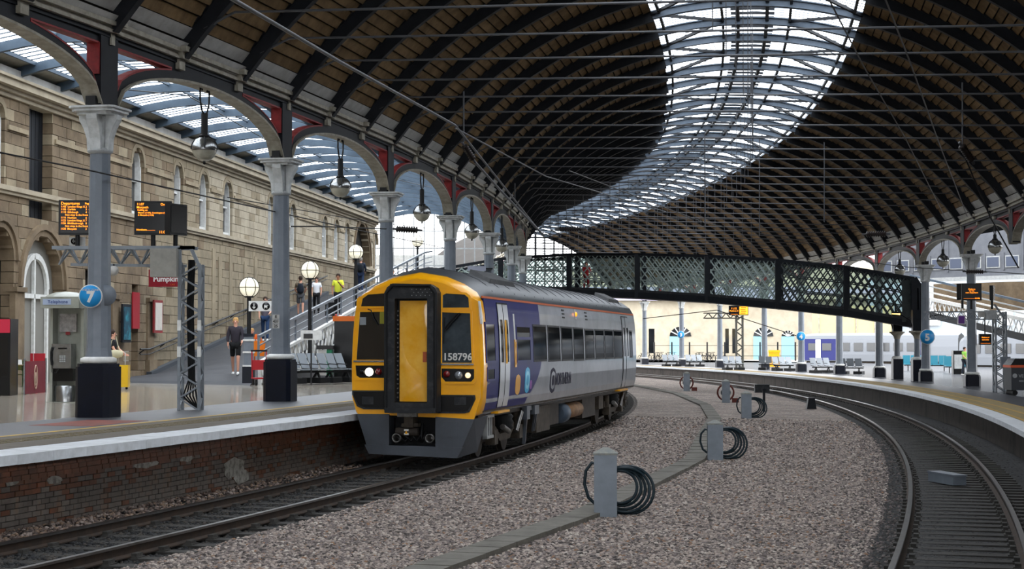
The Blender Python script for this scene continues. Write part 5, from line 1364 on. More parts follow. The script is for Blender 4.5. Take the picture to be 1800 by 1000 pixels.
m=M(); m.beam((-.01,-.03,0),(-.1,-.03,0),.014,.006); m.beam((-.1,-.03,0),(-.065,-.03,.035),.014,.006); m.beam((-.1,-.03,0),(-.065,-.03,-.035),.014,.006); m.obj('arrow',K['white'],t)
p=at(200,476,Yg-.1); t=thing('floodlight','small round floodlight hanging under the gantry arm beside the column','lamp',p); m=M(); m.lathe([(0,-.02),(.1,-.02),(.11,.02),(.07,.1),(0,.1)],n=16); o=m.obj('lamp_head',K['offw'],t); o.rotation_euler=(pi/2.2,0,0); m=M(); m.beam((0,0,0),(0,0,.15),.03); m.obj('bracket',K['wire'],t)
# right platform gantry, screens
b=at(1758,690,71); gr_=thing('screen_gantry','grey lattice gantry mast at the right edge of the right platform','gantry',(b.x,71,ZPR))
zt=at(0,548,71).z; lattice_beam((b.x,71,ZPR),(b.x,71,zt),.4,.42,12,gr_,K['gan'],.035)
xl=at(1625,548,71).x; z1_=at(0,548,71).z; z2_=at(0,560,71).z
lattice_beam((xl,71,z1_-.15),(b.x,71,z1_-.15),.3,.3,14,gr_,K['gan'],.025)
m=M(); m.beam((b.x-.2,71,z1_+.3),(b.x+.22,71,z1_-.3),.07); m.obj('knee',K['gan'],gr_,True)
p=at(1741,553,70.7); m=M(); m.box(p,(.42,.3,.36)); m.obj('control_box',K['lgrey'],gr_,True)
p=at(1725,553,70.7); m=M(); m.box(p,(.22,.2,.2)); m.obj('junction_box',K['offw'],gr_,True)
p=at(1767,636,70.6); m=M(); m.box(p,(.38,.2,.42)); m.obj('cabinet',K['grey'],gr_,True)
p=at(1708,528,70.8); screen('departure screen with three amber lines in front of the right-hand column',p,-.05,.78,.68,[('Platform',0,.66,.08,'CENTER'),('for the',0,.56,.07,'CENTER'),('next departure',0,.46,.08,'CENTER'),('______________',-.02,.17,.09,'CENTER'),('11:06',.28,.12,.09,'CENTER')])
p=at(1746,528,71.2); screen('black screen turned edge-on above the right gantry',p,1.2,.7,.6,[],name='platform_screen')
p=at(1690,527,71.4); screen('dark screen behind the right-hand departure screen',p,-1.1,.5,.66,[],name='platform_screen')
p=at(1732,606,80); screen('small hanging screen with amber lines below the right gantry arm',p,0,.56,.5,[('Platform 4',0,.66,.08,'CENTER'),('next train',0,.46,.08,'CENTER'),('___________',0,.2,.08,'CENTER')],pole=0,name='hanging_screen')
o=[c for c in bpy.data.objects if c.name.startswith('hanging_screen')][0]; m=M(); m.tube([(0,.05,.5),(0,.05,1.45)],.03,6); m.obj('hanger',K['wire'],o)
p=at(1690,562,70.8); t=thing('purple_sign','small purple sign hanging from the right gantry arm','sign',p); m=M(); m.box((0,0,0),(.34,.03,.36)); m.obj('panel',K['white'],t); m=M(); m.box((0,-.02,0),(.24,.02,.3)); m.obj('purple_face',mat('purple_sign','#5b2f7c',.5),t)
# far mast with bright screens
b=at(1300,640,139); t=thing('screen_gantry','far lattice mast with two bright amber screens beneath the footbridge','gantry',(b.x,139,ZPR)); K['mast']=mat('far_mast_steel','#4a4a44',.6)
lattice_beam((b.x,139,ZPR),(b.x,139,4.6),.5,.5,10,t,K['mast'],.05); lattice_beam((at(1235,0,139).x,139,4.6),(b.x,139,4.6),.4,.4,8,t,K['mast'],.04)
p=at(1290,554,138.6); screen('far black and amber screen, left of the two on the far mast',p,.0,.8,.75,[('11:12',0,.7,.2,'CENTER'),('Platform 3',0,.45,.16,'CENTER'),('_______',0,.2,.18,'CENTER')],pole=0); 
p=at(1307,554,138.6); t=screen('far glowing amber screen, right of the two on the far mast',p,.0,.75,.75,[],pole=0)
m=M(); m.box((0,-.045,.37),(.66,.01,.62)); m.obj('amber_page',K['ledo'],t); m=M()
for q in range(4): m.box((-.05+.05*(q%2),-.055,.17+q*.14),(.4,.006,.05))
m.obj('amber_text_gap',K['screen'],t)
# waste container at the right edge
p=at(1790,662,66); t=thing('waste_container','dark grey waste container with orange lid edge and white lettering at the right edge','container',(p.x+.35,66,ZPR),0)
m=M(); m.box((0,0,.62),(1.5,1.0,.85)); m.obj('body',mat('container_grey','#34373c',.6),t); m=M(); m.box((0,0,1.08),(1.56,1.05,.09)); m.obj('lid_edge',mat('container_orange','#c0512c',.6),t)
m=M(); m.prism([(-.78,0),(.78,0),(.6,.25),(-.6,.25)],(0,-.5,1.12),(1,0,0),(0,0,1),(0,1,0)); m.obj('lid',K['screen'],t)
text('VEOLIA',.17,K['lgrey'],'lettering',t,(-.2,-.51,.72)); text('0800 000 0000',.09,K['lgrey'],'lettering',t,(-.2,-.51,.53))
m=M(); m.lathe([(.06,0),(.085,0),(.085,.01),(.06,.01)],n=16); o=m.obj('logo_ring',K['lgrey'],t); o.location=(-.62,-.5,.73); o.rotation_euler=(pi/2,0,0)
for x in (-.6,.6): m=M(); m.tube([(x,-.45,.1),(x,.45,.1)],.1,10); m.obj('wheel',K['rubber'],t)
p=at(1684,640,112); t=thing('litter_bin','dark litter bin with a pale poster beside the teal seats','bin',(p.x,112,ZPR)); m=M(); m.box((0,0,.75),(.7,.5,1.5)); m.obj('body',K['screen'],t); m=M(); m.box((-.05,-.27,.8),(.5,.02,.9)); m.obj('poster',K['lgrey'],t)
p=at(1360,620,150); t=thing('yellow_grit_box','yellow grit bin far off beneath the footbridge','bin',(p.x,150,ZPR-.1)); m=M(); m.box((0,0,.7),(.9,.6,1.2)); m.obj('body',K['yellow'],t); m=M(); m.prism([(-.35,0),(.35,0),(.3,.15),(-.35,.2)],(-.5,0,1.3),(0,1,0),(0,0,1),(1.0,0,0)); m.obj('lid',K['yellow'],t)
# bicycles at the far rack
def bicycle(label):
    t=thing('bicycle',label,'bicycle',(0,0,0),0,'bicycles in the far rack')
    for x in (-.52,.52): m=M(); m.tube([(x+.34*cos(u),0,.34+.34*sin(u)) for u in [2*pi*i/18 for i in range(18)]],.03,4,closed=True); m.obj('wheel',K['rubber'],t)
    m=M()
    for a_,b_ in (((-.52,0,.34),(-.15,0,.85)),((-.15,0,.8),(.4,0,.85)),((.4,0,.85),(.52,0,.34)),((-.15,0,.8),(0,0,.3)),((0,0,.3),(.4,0,.8)),((0,0,.3),(-.52,0,.34))): m.beam(a_,b_,.04)
    m.obj('frame',K['wire'],t); m=M(); m.beam((.36,-.25,1.0),(.36,.25,1.0),.04); m.beam((.38,0,.85),(.36,0,1.0),.03); m.obj('handlebar',K['wire'],t); m=M(); m.box((-.17,0,.92),(.25,.12,.06)); m.obj('saddle',K['rubber'],t)
    return t
bc=bicycle('dark bicycle standing in the crowded far rack against the bright stone wall'); i=0
for px in list(range(1128,1190,11))+list(range(1222,1275,10)):
    o=bc if i==0 else copy_tree(bc); q=at(px,605,196+R.uniform(-1,1)); put(o,(q.x,195+(i%2)*2,.45),.9); i+=1
m=M(); m.box((22,200,.2),(70,30,.5)); o=m.obj('far_forecourt',mat('pale_forecourt','#b9b4a8',.9,c2='#a8a398',scale=.5)); tag(o,kind='structure')
fe_=thing('iron_railings','thin black railings in front of the far stone building','railings',(25,192,.45))
for i in range(14):
    q=at(1150+i*31,605,206-i*.6); m=M(); m.beam((q.x,q.y,.45),(q.x,q.y,2.6),.16); m.obj('post',K['wire'],fe_,True)
m=M(); a=at(1150,605,206);b=at(1553,605,198); 
for z in (1.0,2.2): m.beam((a.x,a.y,z),(b.x,b.y,z),.05)
m.obj('rail',K['wire'],fe_,True)
# ================= people =================
SK=[mat('skin_fair','#c4917a',.6),mat('skin_tan','#9a6a50',.6)]
def cloth(c,n='cloth'): return mat(n,c,.85)
HAIRB=mat('hair_brown','#2e2018',.8); HAIRL=mat('hair_blond','#b08a55',.8); HAIRG=mat('hair_grey','#7a736b',.8)
def skin(name,J,E,mt,par,sub=1,root=0):
    names=list(J); me=bpy.data.meshes.new(name); me.from_pydata([J[n][0] for n in names],[(names.index(a),names.index(b)) for a,b in E],[])
    me.materials.append(mt); o=link(bpy.data.objects.new(name,me),par)
    md=o.modifiers.new('skin','SKIN'); md.use_smooth_shade=True
    L=me.skin_vertices[0].data if me.skin_vertices else None
    if L is None:
        bpy.context.view_layer.objects.active=o; me.skin_vertices.new() if hasattr(me.skin_vertices,'new') else None; L=me.skin_vertices[0].data
    for i,n in enumerate(names):
        r=J[n][1]; L[i].radius=(r if isinstance(r,tuple) else (r,r)); L[i].use_root=(i==root)
    s=o.modifiers.new('sub','SUBSURF'); s.levels=sub; s.render_levels=sub
    dg=bpy.context.evaluated_depsgraph_get(); dg.update(); me2=bpy.data.meshes.new_from_object(o.evaluated_get(dg)); me2.name=name
    if len(me2.polygons)>8: o.modifiers.clear(); o.data=me2
    return o
def person(label,loc,h,rz_,top,bottom,hair=HAIRB,stride=.15,arms=((.1,.05),(.1,.05)),short_leg=False,short_sleeve=True,shoes='#d0d0cc',sk=0,long_hair=False,dress=False,glasses=False,bend=0):
    t=thing('person',label,'person',loc,rz_); k=h/1.78
    V=lambda x,y,z:Vector((x*k,y*k,z*k))
    st=stride
    hip=lambda s:V(s*.09,0,.92); kn=lambda s,f:V(s*.1,-f*st*.7-.02,.5); an=lambda s,f:V(s*.1,-f*st*1.15+.04,.09); toe=lambda s,f:V(s*.11,-f*st*1.15-.12,.04)
    J={'pel':(V(0,0,.95),(.13*k,.1*k)),'sp':(V(0,-.01,1.12),(.125*k,.09*k)),'ch':(V(0,-bend*.5,1.33),(.15*k,.1*k)),'nk':(V(0,-bend,1.5),.055*k),'hd':(V(0,-.015-bend,1.62),(.075*k,.088*k)),'ht':(V(0,-.01-bend,1.72),(.065*k,.075*k))}
    E=[('pel','sp'),('sp','ch'),('ch','nk'),('nk','hd'),('hd','ht')]
    H={}
    for s,n in ((-1,'l'),(1,'r')):
        f=1 if s>0 else -1; ar=arms[0 if s<0 else 1]
        J['sh'+n]=(V(s*.175,-bend*.8,1.43),.058*k); el=V(s*.235,-ar[0]-bend,1.17); wr=V(s*(.22-ar[1]),-ar[0]*2.2-.03-bend,.95+ar[0]*1.0+(.22 if ar[1]>.1 else 0)); hn=wr+(wr-el).normalized()*.09*k
        J['el'+n]=(el,.042*k); J['wr'+n]=(wr,.028*k); J['hn'+n]=(hn,(.022*k,.04*k)); E+=[('ch','sh'+n),('sh'+n,'el'+n),('el'+n,'wr'+n),('wr'+n,'hn'+n)]
        J['hp'+n]=(hip(s),.088*k); J['kn'+n]=(kn(s,f),.058*k); J['an'+n]=(an(s,f),.038*k); E+=[('pel','hp'+n),('hp'+n,'kn'+n),('kn'+n,'an'+n)]
        H[n]=(wr,hn,s)
    skin('body',J,E,SK[sk],t)
    for n,(wr,hn,s) in H.items():
        d=(hn-wr).normalized(); m=M(); side=Vector((0,1,0))
        for q in range(4): 
            b=hn+side*(q-1.5)*.019*k; L_=(.075,.085,.08,.06)[q]*k; m.tube([b,b+d*L_*.5,b+d*L_+Vector((-s*.02*k,0,0))],[.009*k,.008*k,.006*k],5)
        b=hn-side*.035*k-d*.03*k; m.tube([b,b-side*.025*k+d*.03*k,b-side*.028*k+d*.055*k],[.01*k,.009*k,.007*k],5); m.obj('fingers',SK[sk],t)
    g=lambda n,e: (J[n][0],(J[n][1][0]+e,J[n][1][1]+e) if isinstance(J[n][1],tuple) else J[n][1]+e)
    S={'ch':g('ch',.04),'sp':g('sp',.042),'pel':(J['pel'][0],(.16*k,.13*k)),'nb':(V(0,-bend*.9,1.45),.085*k)}; ES=[('ch','sp'),('sp','pel'),('ch','nb')]
    for n in 'lr':
        S['sh'+n]=g('sh'+n,.022); el=J['el'+n]; S['el'+n]=(el[0].lerp(J['sh'+n][0],.25 if short_sleeve else 0),el[1]+.014); ES+=[('ch','sh'+n),('sh'+n,'el'+n)]
        if not short_sleeve: S['wr'+n]=(J['wr'+n][0].lerp(el[0],.08),J['wr'+n][1]+.014); ES.append(('el'+n,'wr'+n))
    skin('top',S,ES,cloth(top,'top_cloth'),t,1,1)
    if dress:
        m=M(); m.lathe([(.13*k,1.1*k),(.15*k,.95*k),(.19*k,.6*k),(.23*k,.28*k)],n=14,sy=.75); m.obj('skirt',cloth(bottom),t)
    else:
        S={'pel':(J['pel'][0],(.15*k,.12*k))}; ES=[]
        for n in 'lr':
            S['hp'+n]=g('hp'+n,.016); ES.append(('pel','hp'+n)); kk=J['kn'+n]
            S['kn'+n]=(kk[0].lerp(J['hp'+n][0],.12 if short_leg else 0),kk[1]+(.03 if short_leg else .014)); ES.append(('hp'+n,'kn'+n))
            if not short_leg: S['an'+n]=(J['an'+n][0],J['an'+n][1]+.022); ES.append(('kn'+n,'an'+n))
        skin('trousers' if not short_leg else 'shorts',S,ES,cloth(bottom,'trouser_cloth'),t)
    for s in (-1,1):
        f=1 if s>0 else -1; a=an(s,f); m=M(); m.tube([a+V(0,.05,-.04),a+V(0,0,-.03),a+V(0,-.1,-.05),a+V(0,-.17,-.06)],[.035*k,.045*k,.04*k,.025*k],8); m.obj('shoe',cloth(shoes,'shoe'),t)
    hd=J['hd'][0]; m=M()
    m.lathe([(.0,.11*k),(.06*k,.1*k),(.088*k,.05*k),(.094*k,.0),(.088*k,-.03*k)],hd+V(0,.034,.045),14)
    if long_hair: m.tube([hd+V(0,.05,.04),hd+V(0,.08,-.08),hd+V(0,.07,-.2)],[.07*k,.07*k,.04*k],8)
    else: m.tube([hd+V(0,.05,.05),hd+V(0,.06,-.04)],[.07*k,.055*k],8)
    m.obj('hair',hair,t)
    m=M(); m.tube([hd+V(0,-.085,.02),hd+V(0,-.108,-.012)],[.008*k,.014*k],6); m.obj('nose',SK[sk],t)
    m=M()
    for s in (-1,1): m.sphere(hd+V(s*.032,-.083,.018),.011*k,6,4)
    m.obj('eyes',K['screen'],t)
    m=M(); m.beam(hd+V(-.022,-.083,-.045),hd+V(.022,-.083,-.045),.009*k); m.obj('mouth',mat('lips','#8a4f48',.6),t)
    for s in (-1,1): m=M(); m.sphere(hd+V(s*.083,0,.0),.02*k,6,4); m.obj('ear',SK[sk],t)
    if glasses: m=M(); m.beam(hd+V(-.07,-.09,.018),hd+V(.07,-.09,.018),.03*k,.012); m.obj('sunglasses',K['screen'],t)
    return t
def backpack(par,col,h=1.78):
    k=h/1.78; m=M(); m.lathe([(.02,0),(.12,.02),(.15,.12),(.15,.32),(.1,.43),(.02,.46)],(0,.2*k,1.02*k),12,sy=.6); m.obj('backpack',cloth(col,'backpack_cloth'),par)
    for s in (-1,1): m=M(); m.tube([(s*.1,.14*k,1.46*k),(s*.12,-.02,1.5*k),(s*.13,-.14*k,1.36*k),(s*.14,-.06,1.12*k)],.02,5); m.obj('strap',cloth(col),par)
def rzz(x,Y):
    xl=facX(Y);xr=rxr(Y); u=min(max((x-xl)/(xr-xl),0),1); return rzl(Y)+(rz(Y)-rzl(Y))*u
def onramp(px,Y,fy=None):
    if fy is not None:      # walk up the ramp until the feet stand where they are seen
        Y=57.
        while Y<112:
            x=(px-900)/F*Y
            if 605-F*(rzz(x,Y)-2.35)/Y<=fy: break
            Y+=.1
    q=at(px,605,Y); return Vector((q.x,Y,rzz(q.x,Y)))
person('teenager in dark hooded top, black shorts and white trainers at the ramp foot',onramp(414,58.5),1.92,.05,'#2f2b33','#0f1012',HAIRL,.22,((.02,.0),(.08,.0)),True,False,'#e2e2e0')
person('woman in grey top, jeans and sunglasses, half hidden by the second column',onramp(466,64,600),1.8,.05,'#5b5560','#23395a',HAIRB,.18,((.05,.0),(.15,.02)),glasses=True)
q=person('small child in orange behind the ramp lamp pier',onramp(443,60.5),1.35,.0,'#c8551f','#c2673a',HAIRL,.1)
p=onramp(453,60); t=thing('orange_bag','large orange shopping bag carried on the ramp','bag',(p.x,p.y,p.z+.42)); m=M(); m.prism([(-.22,0),(.22,0),(.26,.5),(-.2,.54)],(0,-.08,0),(1,0,0),(0,0,1),(0,.16,0)); m.obj('bag_body',cloth('#e0761c'),t); m=M(); m.tube([(-.12,0,.5),(-.06,0,.75),(.08,0,.75),(.14,0,.5)],.015,5); m.obj('handle',cloth('#c05c12'),t)
a=person('man in grey shorts with dark rucksack walking up the ramp, seen from behind',onramp(528,75,556),1.86,pi+.1,'#6b5f50','#55565a',HAIRB,.2,short_leg=True,shoes='#22211f'); backpack(a,'#161c26',1.82)
person('woman in white shirt and black trousers walking down the ramp',onramp(556,77,551),1.68,.1,'#d9dade','#111114',HAIRB,.2,((.05,.0),(.03,.0)),short_sleeve=True,shoes='#151515')
person('man in bright yellow shirt with hand raised on the ramp',onramp(594,74.5,556),1.88,.0,'#c9cf3d','#131316',HAIRB,.12,((.05,.0),(.2,.14)),shoes='#c0453c',sk=1)
p=onramp(580,74.3,558); t=thing('wheeled_suitcase','dark wheeled suitcase held beside the man in the yellow shirt','suitcase',p); m=M(); m.box((0,0,.36),(.4,.25,.58)); m.obj('case',K['rubber'],t); m=M(); m.tube([(-.1,0,.6),(-.1,0,.95),(.1,0,.95),(.1,0,.6)],.012,5); m.obj('handle',K['steel'],t)
for s in (-.14,.14): m=M(); m.tube([(s,-.05,.04),(s,.05,.04)],.04,8); m.obj('wheel',K['rubber'],t)
a=person('man in dark blue with large rucksack at the third ramp lamp',onramp(634,84,514),1.8,pi-.1,'#1d2636','#22304a',HAIRG,.15,short_sleeve=False); backpack(a,'#12181f',1.8)
person('man in dark jacket and white shirt at the top of the ramp, left of two',onramp(691,108),1.7,.1,'#1e2026','#1b1c20',HAIRB,.1,short_sleeve=False)
person('person in dark clothes at the ramp top, right of two',onramp(715,109),1.72,.1,'#3a3030','#1b1c20',HAIRB,.1,short_sleeve=False)
p=at(198,605,50.2); p.z=1.06; person('woman in a black dress looking at her hands, just right of the nearest column',p,1.72,pi/2-.1,'#101013','#0e0e11',HAIRB,.03,((.12,.04),(.12,.04)),dress=True,long_hair=True,shoes='#161616')
p=at(201,605,49.8); t=thing('shoulder_bag','cream shoulder bag hanging from the woman in black','bag',(p.x,49.9,1.95)); m=M(); m.lathe([(.02,0),(.2,.04),(.24,.14),(.2,.22),(.02,.24)],n=14,sy=.45); m.obj('bag_body',cloth('#b8b295'),t); m=M(); m.tube([(-.16,0,.18),(-.1,0,.5),(.02,0,.62),(.12,0,.2)],.014,5); m.obj('strap',cloth('#a9a388'),t)
p=at(214,605,50); t=thing('yellow_suitcase','yellow hard-shell suitcase standing right of the woman in black','suitcase',(p.x,50,1.07)); K['suit']=mat('suitcase_yellow','#d2a911',.35,coat=.4)
m=M(); m.box((0,0,.38),(.42,.28,.62))
for z in (.2,.35,.5): m.box((0,0,z),(.435,.295,.02))
m.obj('shell',K['suit'],t); m=M(); m.tube([(-.1,0,.68),(-.1,0,1.05),(.1,0,1.05),(.1,0,.68)],.014,5); m.obj('handle',K['lgrey'],t)
for x in (-.15,.15): m=M(); m.tube([(x,-.03,.035),(x,.03,.035)],.035,8); m.obj('wheel',K['rubber'],t)
d=(bots[2].lerp(bots[3],.22))+Vector((.2,1.2,0)); person('person in red standing on the footbridge behind the lattice',d,1.78,.3,'#8e1d22','#7c1a1e',HAIRB,.08,short_sleeve=False)
p=at(1696,640,108); person('worker in green high-visibility vest behind the right-hand column',(p.x,108,ZPR),1.75,.6,'#7fb04a','#1d2430',HAIRB,.1)
# ================= telephone kiosk =================
K['kg']=mat('kiosk_grey_green','#8a8c82',.4,c2='#7a7c73',scale=3,coat=.2)
q=gnd(97,710,.99); kx=thing('telephone_kiosk','grey open telephone kiosk with a steel payphone, left of the nearest column','telephone kiosk',(q.x+.12,q.y+.2,.99),-.1)
s=3100/q.y; H_=(710-503)/s
m=M(); m.box((-.3,.3,H_*.46),(.06,.5,H_*.92)); m.box((.43,.3,H_*.46),(.07,.5,H_*.92)); m.obj('side_panel_frame',K['kg'],kx)
m=M(); m.box((.04,.42,H_*.46),(.62,.1,H_*.92)); m.obj('back_panel',K['kg'],kx)
m=M(); m.box((.02,.12,H_*.86),(.9,.86,.26)); m.obj('canopy',K['kg'],kx)
m=M(); m.lathe([(.0,.13),(.25,.11),(.42,.05),(.5,0)],(.02,.12,H_*.86+.13),20,sx=.98,sy=.9); m.obj('canopy_dome',K['kg'],kx)
m=M(); m.box((-.04,-.315,H_*.865),(.66,.012,.13)); m.obj('sign_strip',mat('pale_blue_sign','#8f9bb0',.4),kx); text('Telephone',.11,mat('sign_blue','#2c3f73',.5),'lettering',kx,(-.02,-.325,H_*.865))
m=M(); m.box((.0,.33,H_*.69),(.4,.05,.42)); m.obj('notice_panel',mat('notice_paper','#a39e9b',.5,c2='#6d6a6b',scale=9),kx); m=M(); m.box((-.0,.3,H_*.6),(.1,.02,.07)); m.obj('red_label',K['red'],kx)
m=M(); m.box((-.05,.17,H_*.405),(.46,.3,.56)); m.obj('payphone',K['chrome'],kx)
m=M(); 
for i in range(3):
    for j in range(4): m.box((-.07+i*.05,.012,H_*.36+j*.04),(.035,.02,.028))
m.obj('keypad',K['lgrey'],kx); m=M(); m.box((-.02,.01,H_*.47),(.2,.02,.03)); m.obj('display_slot',K['screen'],kx)
m=M(); m.tube([(-.26,.0,H_*.33),(-.28,-.02,H_*.38),(-.28,-.02,H_*.44),(-.25,0,H_*.48)],[.03,.022,.022,.03],8); m.obj('handset',K['rubber'],kx)
m=M(); m.tube([(-.26,.0,H_*.33),(-.25,-.05,H_*.27),(-.15,-.04,H_*.26),(-.1,.02,H_*.3)],.008,5); m.obj('cord',K['wire'],kx)
m=M(); m.box((-.02,.2,H_*.245),(.46,.28,.28)); m.obj('shelf_box',K['screen'],kx)
m=M(); m.lathe([(.24,0),(.24,.36),(.22,.38)],(-.02,.2,.03),20,sy=.8); m.obj('steel_drum',K['chrome'],kx)
m=M(); m.box((.03,.28,.02),(.85,.6,.04)); m.obj('base_plate',K['kg'],kx)
# ================= cafe: barriers, table, sign, posters =================
K['mar']=mat('maroon_banner','#6c1424',.7,c2='#5a1020',scale=3)
def rope_barrier(label,px0,px1,py,logo=True):
    a=gnd(px0,py,.985); b=gnd(px1,py-4,.985); t=thing('cafe_barrier',label,'barrier',a,math.atan2(b.y-a.y,b.x-a.x)); L_=(b-a).length
    for x in (0,L_):
        m=M(); m.lathe([(.0,0),(.19,0),(.19,.02),(.03,.04)],(x,0,0),18); m.obj('foot',K['chrome'],t); m=M(); m.tube([(x,0,.03),(x,0,1.0)],.025,8); m.obj('post',K['chrome'],t)
    m=M(); m.frame((.06,-.01,.1),(L_-.12,0,0),(0,.02,0),(0,0,.83)); m.obj('banner',K['mar'],t)
    if logo:
        m=M(); cx=L_/2; 
        for r0 in (.0,): 
            m.tube([(cx+.13*cos(u),-.018,.52+.3*sin(u)) for u in [2*pi*i/24 for i in range(24)]],.014,5,closed=True)
        m.lathe([(0,-.005),(.05,-.005),(.05,.005),(0,.005)],n=12); 
        m.v=[v if i<24*5 else (cx+v[0],-.018+v[2],.5+v[1]*3) for i,v in enumerate(m.v)]
        m.obj('crest',mat('cream_print','#b49a86',.7),t); text('CAFE',.09,mat('cream_print_b','#b49a86',.7),'lettering',t,(cx,-.018,.33)); 
    return t
rope_barrier('maroon cafe barrier with a cream oval crest between steel posts',42,80,700)
p_=gnd(82,697,.985); 
q=gnd(18,688,1.0); t=thing('cafe_table','round wooden cafe table with a small white cup card at the left edge','table',(q.x,q.y,1.0))
m=M(); m.lathe([(0,.74),(.42,.74),(.42,.77),(0,.77)],n=24); m.obj('tabletop',mat('table_wood','#6f5d3a',.5,c2='#574829',scale=5),t); m=M(); m.tube([(0,0,.04),(0,0,.74)],.035,8); m.obj('pedestal',K['chrome'],t); m=M(); m.lathe([(0,0),(.25,0),(.25,.02),(.04,.05)],n=18); m.obj('foot',K['chrome'],t)
t2_=thing('menu_card','small white menu card on the cafe table','card',(q.x+.25,q.y-.05,1.77)); m=M(); m.prism([(-.05,0),(.05,0),(.0,.14)],(0,-.05,0),(0,1,0),(0,0,1),(.1,0,0)); m.obj('card',K['white'],t2_)
def cafe_chair(label,loc,rz_,col):
    t=thing('cafe_chair',label,'chair',loc,rz_); mt=mat('chair_paint',col,.5)
    m=M(); m.box((0,0,.45),(.4,.4,.03)); m.obj('seat',mt,t); m=M(); m.box((0,.2,.72),(.4,.025,.28)); m.obj('backrest',mt,t)
    for x in (-.18,.18):
        for y in (-.18,.18): m=M(); m.beam((x,y,0),(x,y,.45 if y<0 else .86),.03); m.obj('leg',mt,t)
cafe_chair('green cafe chair right of the round table',(q.x+.55,q.y+.15,1.0),.6,'#48573a'); cafe_chair('olive cafe chair behind the round table',(q.x+.15,q.y+.9,1.02),2.8,'#5a5b34')
p=gnd(22,682,1.04); t=thing('red_menu_stand','low red cafe panel behind the table','stand',(p.x,p.y+1.2,1.05)); m=M(); m.box((0,0,.52),(1.3,.06,1.0)); m.obj('panel',mat('cafe_red','#a3202c',.6),t); text('cafe',.16,K['white'],'lettering',t,(.0,-.035,.5)); m=M(); m.box((0,0,.02),(1.3,.3,.04)); m.obj('foot',K['wire'],t)
p=at(4,610,44); t=thing('vending_machine','tall black vending machine with red header cut off by the left edge','vending machine',(p.x-.1,44,1.08)); m=M(); m.box((0,0,.95),(.8,.7,1.9)); m.obj('cabinet',K['screen'],t); m=M(); m.box((0,-.36,1.72),(.78,.03,.34)); m.obj('header',mat('header_red','#b3203a',.5),t)
m=M(); m.box((0,-.36,.95),(.7,.02,.95)); m.obj('front_glass',K['dglass'],t)
# projecting sign of the buffet
w_,z_=fac(250,489); c=fp(w_,z_,.9); t=thing('buffet_sign','dark red sign with an orange swirl and white lettering on the building','sign',c,-.1)
m=M(); m.box((0,0,0),(1.28,.12,.62)); m.obj('board',mat('sign_maroon','#7d1220',.5),t); text('Pumpkin',.27,K['white'],'lettering',t,(0,-.07,-.04),bold=.006); text('CAFE',.08,mat('orange_print','#c4581c',.5),'lettering',t,(.25,-.07,-.24))
m=M()
for r_ in (.06,.12,.18): m.tube([(.0+r_*1.5*cos(u),-.065,.27+r_*.62*sin(u)) for u in [2*pi*i/20 for i in range(20)]],.013,5,closed=True)
m.obj('swirl',mat('orange_swirl','#d8641c',.5),t); m=M(); m.box((0,.5,.1),(.06,1.0,.06)); m.obj('arm',K['wire'],t)
t=thing('red_banner','narrow red banner on the wall below the buffet sign','banner',fp(fac(236,520)[0],3.55,.06),math.atan2(FE.y,FE.x)); m=M(); m.box((0,0,.0),(.75,.05,1.3)); m.obj('cloth',mat('banner_red','#8f1522',.6),t)
for (x0,x1,y0,y1,c1_,c2_,l) in ((215.5,231,535,602,'#0d3a4a','#3fa3b4','teal poster with a pale figure in a black frame on the sandstone pier'),(271,286.5,528,585,'#c9c2b8','#b0342f','red-framed white poster beside the ramp foot')):
    wa,za=fac(x0,y1,.25);wb,zb=fac(x1,y0,.25); t=thing('framed_poster',l,'poster',fp((wa+wb)/2,(za+zb)/2,.22),math.atan2(FE.y,FE.x)); W_=abs(wb-wa);Hh=abs(zb-za)
    m=M(); m.box((0,0,0),(W_,.06,Hh)); m.obj('frame',K['black'] if c1_[1]=='0' else K['red'],t); m=M(); m.box((0,-.035,0),(W_-.22,.02,Hh-.2)); m.obj('print',mat('poster_print',c1_,.4,c2=c2_ if c1_[1]=='0' else '#a89f98',scale=2.2,lo=.5,hi=.75),t)
# ================= things by the ramp =================
p=at(465,668,53.5); t=thing('luggage_trolley','red luggage trolley between the lamp pier and the second column','trolley',(p.x-.1,53.5,1.1),.3); rdm=mat('trolley_red','#9c2228',.5)
m=M(); m.box((0,0,.22),(.5,.8,.04)); m.obj('platform',rdm,t); m=M()
for x in (-.22,.22): m.beam((x,.35,.2),(x,.45,1.05),.035)
m.obj('upright',rdm,t)
m=M(); m.beam((-.25,.45,1.05),(.25,.45,1.05),.05); m.obj('handle',K['rubber'],t); m=M(); m.box((0,.38,.62),(.44,.2,.3)); m.obj('basket',rdm,t)
for x in (-.2,.2):
    for y in (-.3,.3): m=M(); m.tube([(x-.02,y,.09),(x+.02,y,.09)],.09,12); m.obj('wheel',K['rubber'],t)
p=at(570,660,62.6); t=thing('recycling_bin','green and white recycling bin behind the first ramp bench','bin',(p.x,62.6,1.1)); m=M(); m.box((-.05,0,.6),(.3,.4,.9)); m.obj('white_half',K['offw'],t); m=M(); m.box((.19,0,.62),(.18,.4,.95)); m.obj('green_half',mat('bin_green','#1e6b4a',.5),t); m=M(); m.box((.04,0,1.14),(.6,.45,.14)); m.obj('lid',K['screen'],t)
for x in (-.15,.22): m=M(); m.box((x,0,.08),(.05,.38,.16)); m.obj('foot',K['wire'],t)
p=at(556,584,58); t=thing('stand_sign','small white sign board above the recycling bin','sign',(p.x-.2,58.3,2.2)); m=M(); m.box((0,0,.45),(.7,.04,.32)); m.obj('board',K['white'],t); m=M(); m.box((-.1,-.03,.42),(.3,.02,.16)); m.obj('dark_panel',K['screen'],t); m=M(); m.box((0,.02,-.5),(.05,.04,1.6)); m.obj('stem',K['wire'],t)
